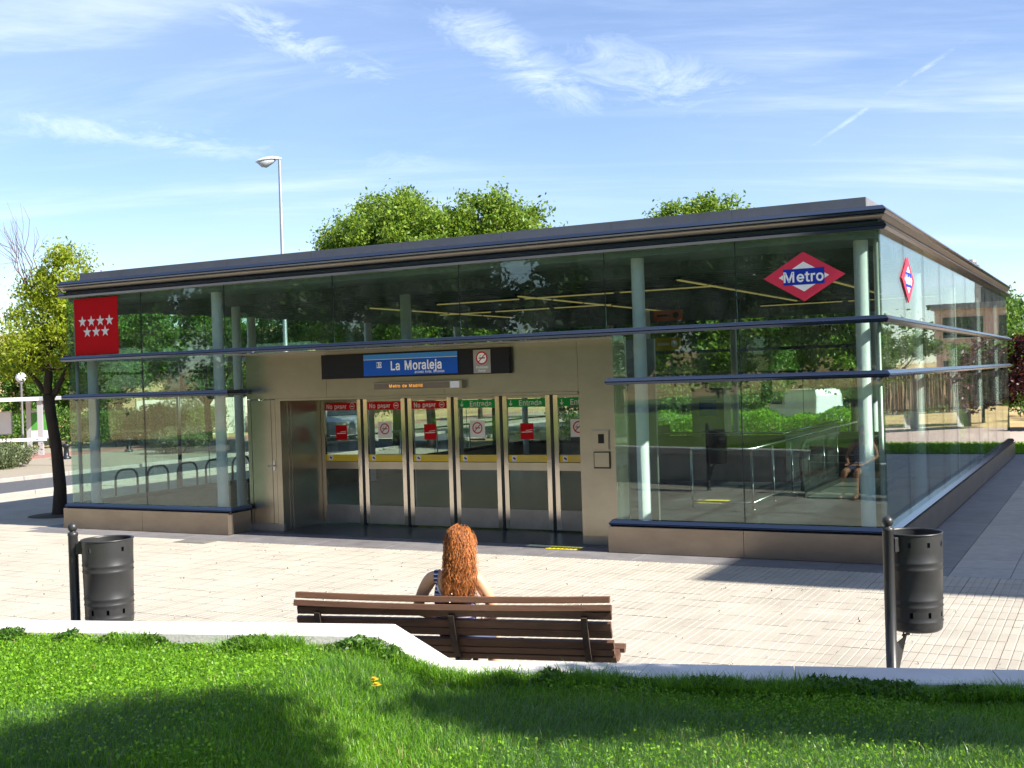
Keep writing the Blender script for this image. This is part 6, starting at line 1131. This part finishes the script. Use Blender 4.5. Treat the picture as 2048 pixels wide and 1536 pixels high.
# clipped round trees behind the station
def round_blobs(seed, R_=2.3, z0=2.3, z1=8.8, n=16):
    g = random.Random(seed); out = []
    for i in range(n):
        f = i / (n - 1); z = z0 + 0.8 + (z1 - z0 - 2.0) * f; rr = R_ * (0.62 if f < 0.15 else 0.66 * (1 - max(0, f - 0.55) ** 1.6 * 1.1)); a = i * 2.4 + g.uniform(-0.3, 0.3)
        out.append((math.cos(a) * rr * 0.75, math.sin(a) * rr * 0.75, z, R_ * 0.56, R_ * 0.56, 1.15))
    return out
def dome_blobs(seed, R_, z0, z1, n=34):
    g = random.Random(seed); zc = (z0 + z1) / 2 - 0.3; H_ = (z1 - z0) / 2; out = [(0, 0, zc, R_ * 0.82, R_ * 0.82, H_ * 0.86)]
    for i in range(n):
        a = i * 2.4; f = 1 - 1.75 * (i + 0.5) / n; r = math.sqrt(max(0, 1 - f * f)); out.append((math.cos(a) * r * R_ * 0.78, math.sin(a) * r * R_ * 0.78, zc + f * H_ * 0.80, R_ * g.uniform(0.24, 0.36), R_ * g.uniform(0.24, 0.36), H_ * g.uniform(0.16, 0.24)))
    return out
T1 = tree_parts(dome_blobs(1, 2.75, 2.0, 9.1), 2.6, 0.16, 95000, 0.125, 'leaf_tree', 11, 0.34, 900, 0.62, 8, 0.2, 0.5)
T2 = tree_parts(dome_blobs(2, 2.35, 1.5, 8.0, 30), 2.2, 0.14, 75000, 0.125, 'leaf_tree', 12, 0.34, 700, 0.62, 8, 0.2, 0.5)
G1 = 'round trees behind the station'
tree('round_tree', 'round green tree behind the roof, left of the two tallest', (-20.55, 21, 0), T1, 0.4, 1.10, G1, 1.03)
tree('round_tree', 'round green tree behind the roof, right of the two tallest', (-16.6, 21.2, 0), T2, 2.3, 1.12, G1, 1.14)
tree('round_tree', 'small bright green tree between the two tallest trees behind the roof', (-18.45, 19.9, 0), T2, 1.1, 1.12, G1, 1.09)
tree('round_tree', 'green tree top showing over the middle right of the roof', (-9.15, 21.3, 0), T2, 4.0, 1.10, G1, 1.02)
tree('round_tree', 'dense green tree seen through the right glass bay, nearest the corner', (-4.7, 21.8, 0), T2, 5.2, 0.80, G1, 0.90)
tree('round_tree', 'dense green tree seen through the glass left of the middle column', (-12.8, 22.4, 0), T2, 0.2, 0.80, G1)
# looser trees across the road
def loose_blobs(seed, n=12, R_=1.9, z0=1.6, z1=6.2):
    g = random.Random(seed); return [(g.gauss(0, 0.55) * R_, g.gauss(0, 0.55) * R_, g.uniform(z0 + 0.6, z1 - 0.7), g.uniform(0.6, 1.05), g.uniform(0.6, 1.05), g.uniform(0.5, 0.9)) for _ in range(n)]
T3 = tree_parts(loose_blobs(5), 2.0, 0.13, 20000, 0.16, 'leaf_mid', 13, 0.36, 190, 0.3, 9, 0.2, 0.5)
T4 = tree_parts(loose_blobs(6, 13, 2.2), 1.9, 0.14, 20000, 0.17, 'leaf_mid', 14, 0.38, 190, 0.3, 9, 0.2, 0.5)
G2 = 'loose leafy trees across the road'
for i, (x, y, k, rz, s, lb) in enumerate([(-38.2, 24.8, 0, 0.3, 1.05, 'leafy tree seen through the glass beside the red star panel'), (-31.4, 23.2, 1, 1.2, 1.0, 'leafy tree seen through the left bay just left of the double column'), (-26.8, 22.4, 0, 2.2, 0.98, 'bright leafy tree seen through the glass just right of the double column'),
        (-35.5, 34.0, 1, 4.0, 0.9, 'leafy tree standing behind the pale block wall'), (-44.0, 29.0, 0, 5.0, 0.85, 'leafy tree on the slope behind the globe lamp'), (-47.5, 23.0, 1, 0.8, 0.72, 'leafy tree on the dry slope at the left edge'),
        (-30.0, 44.0, 1, 2.8, 0.95, 'leafy tree far back seen through the glass doors'), (-22.0, 46.0, 0, 1.8, 1.0, 'leafy tree far back behind the middle of the station'), (-4.0, 40.0, 1, 3.3, 0.95, 'leafy tree beyond the hedge behind the right bay'), (-14.5, 52.0, 0, 0.9, 1.0, 'leafy tree beyond the road behind the right bay')]):
    tree('leafy_tree', lb, (x, y, terr(x, y)), (T3, T4)[k], rz, s, G2)
TP = tree_parts(loose_blobs(8, 12, 1.5, 0.6, 3.6), 1.2, 0.10, 13000, 0.15, 'leaf_purple', 15, 0.34, 150, 0.3, 8, 0.2, 0.6)
T7 = tree_parts(round_blobs(21, 2.9, 0.9, 6.6, 17), 1.6, 0.16, 40000, 0.17, 'leaf_mid', 18, 0.45, 360, 0.35, 8, 0.2, 0.5)
for (x, y, rz, s_, lb) in [(-12.6, 27.5, 0.3, 1.0, 'dense low-branched tree behind the hedge, left of the white van'), (-3.7, 28.5, 1.7, 0.97, 'dense low-branched tree behind the hedge, right of the white van'), (-17.5, 31.5, 2.9, 1.0, 'dense low-branched tree seen through the glass above the doors'), (-3.0, 36.0, 4.4, 0.95, 'dense low-branched tree far behind the right bay'), (-13.5, 38.0, 5.1, 1.05, 'dense low-branched tree far behind the middle columns'), (-41.5, 34.5, 0.9, 0.9, 'dense low-branched tree behind the left end of the block wall'), (-36.0, 41.0, 2.2, 0.95, 'dense low-branched tree behind the right end of the block wall'), (-30.5, 33.5, 3.6, 0.85, 'dense low-branched tree seen through the left bay beside the portal'), (-45.5, 27.0, 5.6, 0.8, 'dense low-branched tree on the slope beyond the bus shelter')]:
    tree('bushy_tree', lb, (x, y, terr(x, y)), T7, rz, s_, 'low branched trees behind the station')
for (x, y, k, rz, s_, lb) in [(7.2, 40.0, 0, 1.3, 0.8, 'small leafy tree behind the fence near the pink building'), (10.5, 46.0, 1, 2.1, 0.8, 'leafy tree behind the fence, farthest right'), (3.6, 47.0, 0, 2.7, 0.7, 'small leafy tree in front of the pink building')]:
    tree('leafy_tree', lb, (x, y, terr(x, y)), (T3, T4)[k], rz, s_, G2)
tree('purple_tree', 'dark purple leaved small tree at the right edge past the station', (0.85, 28.0, 0), TP, 0.5, 1.0)
tree('yellow_tree', 'yellow-green tree above the purple tree at the right edge', (0.2, 37.0, terr(0.2, 37)), T3, 1.0, 0.78)
# trees beyond the frame: they shade the lawn and are mirrored in the front glass
def small_blobs(seed, rx, ry, z0, z1, n=11):
    g = random.Random(seed); return [(g.uniform(-0.6, 0.6) * rx, g.uniform(-0.6, 0.6) * ry, g.uniform(z0 + 0.35, z1 - 0.35), rx * 0.42, ry * 0.42, 0.36) for _ in range(n)]
T5 = tree_parts(small_blobs(9, 1.35, 0.95, 3.4, 4.8, 16), 3.2, 0.10, 26000, 0.15, 'leaf_mid', 16, 0.30, 200, 0.25, 10)
T8 = tree_parts(small_blobs(10, 1.1, 0.85, 4.3, 5.5, 8), 4.2, 0.09, 6500, 0.13, 'leaf_mid', 19, 0.26, 90, 0.25, 8)
G3 = 'park trees around the lawn'
for (x, y, rz, k, lb) in [(6.9, -7.4, 0.2, T5, 'park tree right of the frame shading the right part of the lawn'), (8.5, -7.75, 3.3, T5, 'second park tree right of the frame, just behind the first'), (6.2, -8.25, 1.5, T8, 'slim park tree right of the frame beside the shading tree'), (4.75, -10.65, 1.9, T8, 'slim park tree right of the frame shading the near left lawn')]:
    u_, n_ = lawn_uv(x, y); tree('park_tree', lb, (x, y, max(0, lawn_z(u_, n_) if n_ > 0 else 0)), k, rz, 1.0, G3)
T6 = tree_parts(round_blobs(7, 3.3, 1.6, 9.8, 20), 2.4, 0.2, 45000, 0.24, 'leaf_dark', 17, 0.6, 420, 0.3, 8)
for i, (x, y, s) in enumerate([(-21.5, -25, 1.0), (-14.5, -27, 1.15), (-8.5, -26, 0.95), (-3.5, -29, 1.2), (2.5, -27, 1.0), (8.5, -30, 1.1), (14.5, -27, 1.05), (-27, -23, 1.1), (-32.5, -18.5, 1.15), (-38, -15, 1.2), (-44, -12, 1.2)]):
    tree('park_tree', ['first', 'second', 'third', 'fourth', 'fifth', 'sixth', 'seventh', 'eighth', 'ninth', 'tenth', 'eleventh'][i] + ' tree of the row behind the photographer, mirrored in the front glass', (x, y, 0.5), T6, i * 1.3, s, G3)
# shrubs and hedges
def shrub(name, label, loc, rx, ry, rz_, n, lsize, lm, seed, cat='shrub', group=None, blobs=None):
    t = thing(name, label, cat, loc, 0, group); g = random.Random(seed)
    B = blobs or [(g.uniform(-0.5, 0.5) * rx, g.uniform(-0.5, 0.5) * ry, rz_ * g.uniform(0.35, 0.6), rx * 0.6, ry * 0.6, rz_ * 0.42) for _ in range(7)]
    P = crown_points(n, B, lsize * 2.2, 90, 0.4, seed); P[:, 2] = np.maximum(P[:, 2], 0.02); place(quads_mesh('foliage', leaves(P, lsize, 0.25, 0.35), [lm]), 'foliage', (0, 0, 0), t)
    mb = MB()
    for k in range(7): limb(mb, (g.uniform(-0.1, 0.1), g.uniform(-0.1, 0.1), -0.03), (g.uniform(-0.6, 0.6) * rx, g.uniform(-0.6, 0.6) * ry, rz_ * 0.7), 0.02, 0.005, 4, 0.1, 5)
    mb.build('stems', 'bark', t, False)
shrub('round_shrub', 'low grey-green shrub on the gravel in front of the bus shelter', (-28.9, 10.9, 0), 1.5, 1.2, 0.85, 9000, 0.10, 'leaf_bush', 31)
shrub('round_shrub', 'low green shrub seen through the left bay beside the sign post', (-27.2, 17.2, 0), 0.95, 0.95, 0.85, 8000, 0.09, 'leaf_bush', 32)
shrub('wall_shrub', 'grey-green shrub against the left end of the block wall', (-37.6, 28.6, 0), 1.6, 1.2, 2.0, 6000, 0.12, 'leaf_bush', 33)
shrub('wall_shrub', 'dark shrub against the right end of the block wall', (-35.4, 32.6, 0), 1.2, 1.0, 1.9, 5000, 0.12, 'leaf_mid', 34)
def hedge(name, label, A, B, w, h, n, lsize, lm, seed, z0=0.0):
    A, B = Vector(A), Vector(B); d = B - A; L = d.length; t = thing(name, label, 'hedge', (A.x, A.y, z0), math.atan2(d.y, d.x)); g = np.random.default_rng(seed)
    P = np.stack([g.uniform(0, L, n), g.uniform(-w / 2, w / 2, n), g.uniform(0.05, 1, n) ** 0.7 * h], 1); P[:, 2] += 0.10 * h * np.sin(P[:, 0] * 2.1) + 0.06 * h * np.sin(P[:, 0] * 5.3 + 1)
    place(quads_mesh('foliage', leaves(P, lsize, 0.3, 0.5), [lm]), 'foliage', (0, 0, 0), t); mb = MB()
    for k in range(int(L / 0.8)): limb(mb, (0.4 + k * 0.8, 0, -0.05), (0.4 + k * 0.8 + random.uniform(-0.2, 0.2), 0, h * 0.8), 0.025, 0.01, 4, 0.1, 5)
    mb.build('stems', 'bark', t, False)
hedge('clipped_hedge', 'low bright green hedge behind the right glass bay', (-15.5, 24.5), (-2.0, 26.0), 1.6, 1.15, 26000, 0.12, 'clover', 41, -0.35)
hedge('tall_hedge', 'tall dark hedge far behind the white van', (-24.0, 47.5), (-1.0, 50.0), 2.5, 3.4, 20000, 0.24, 'leaf_mid', 44, -0.9)
hedge('clipped_hedge', 'dark green hedge behind the bus shelter', (-37.5, 13.0), (-36.3, 26.0), 1.2, 1.5, 16000, 0.13, 'leaf_mid', 42)
hedge('clipped_hedge', 'dark green hedge along the pavement seen through the left bay', (-34.2, 19.5), (-33.6, 26.5), 1.0, 1.35, 10000, 0.12, 'leaf_mid', 43)
def far_wood():
    g = np.random.default_rng(77); pts = []
    for k in range(150):
        a = g.uniform(-1.25, 2.2); r = g.uniform(100, 170); x, y = -math.sin(a) * r, math.cos(a) * r; h = g.uniform(3, 6)
        c = np.array([x, y, terr(x, y) + h * 0.5]); pts.append(c + g.normal(size=(260, 3)) * np.array([1.6, 1.6, h * 0.24]))
    o = bpy.data.objects.new('far_wood', quads_mesh('far_wood', leaves(np.concatenate(pts), 0.6, 0.3, 0.6), ['leaf_dark'])); COL.objects.link(o); tag(o, 'far belt of dark trees along the skyline', 'wood', kind='stuff')
far_wood()
def scrub():
    g = np.random.default_rng(78); n = 120; pts = []
    for k in range(n):
        x = g.uniform(-95, -41); y = g.uniform(12, 75); c = np.array([x, y, terr(x, y) + 0.4]); pts.append(c + g.normal(size=(150, 3)) * np.array([0.7, 0.7, 0.35]))
    o = bpy.data.objects.new('hill_scrub', quads_mesh('hill_scrub', leaves(np.concatenate(pts), 0.3, 0.3, 0.5), ['leaf_mid'])); COL.objects.link(o); tag(o, 'scattered green scrub on the dry slope', 'scrub', kind='stuff')
scrub()
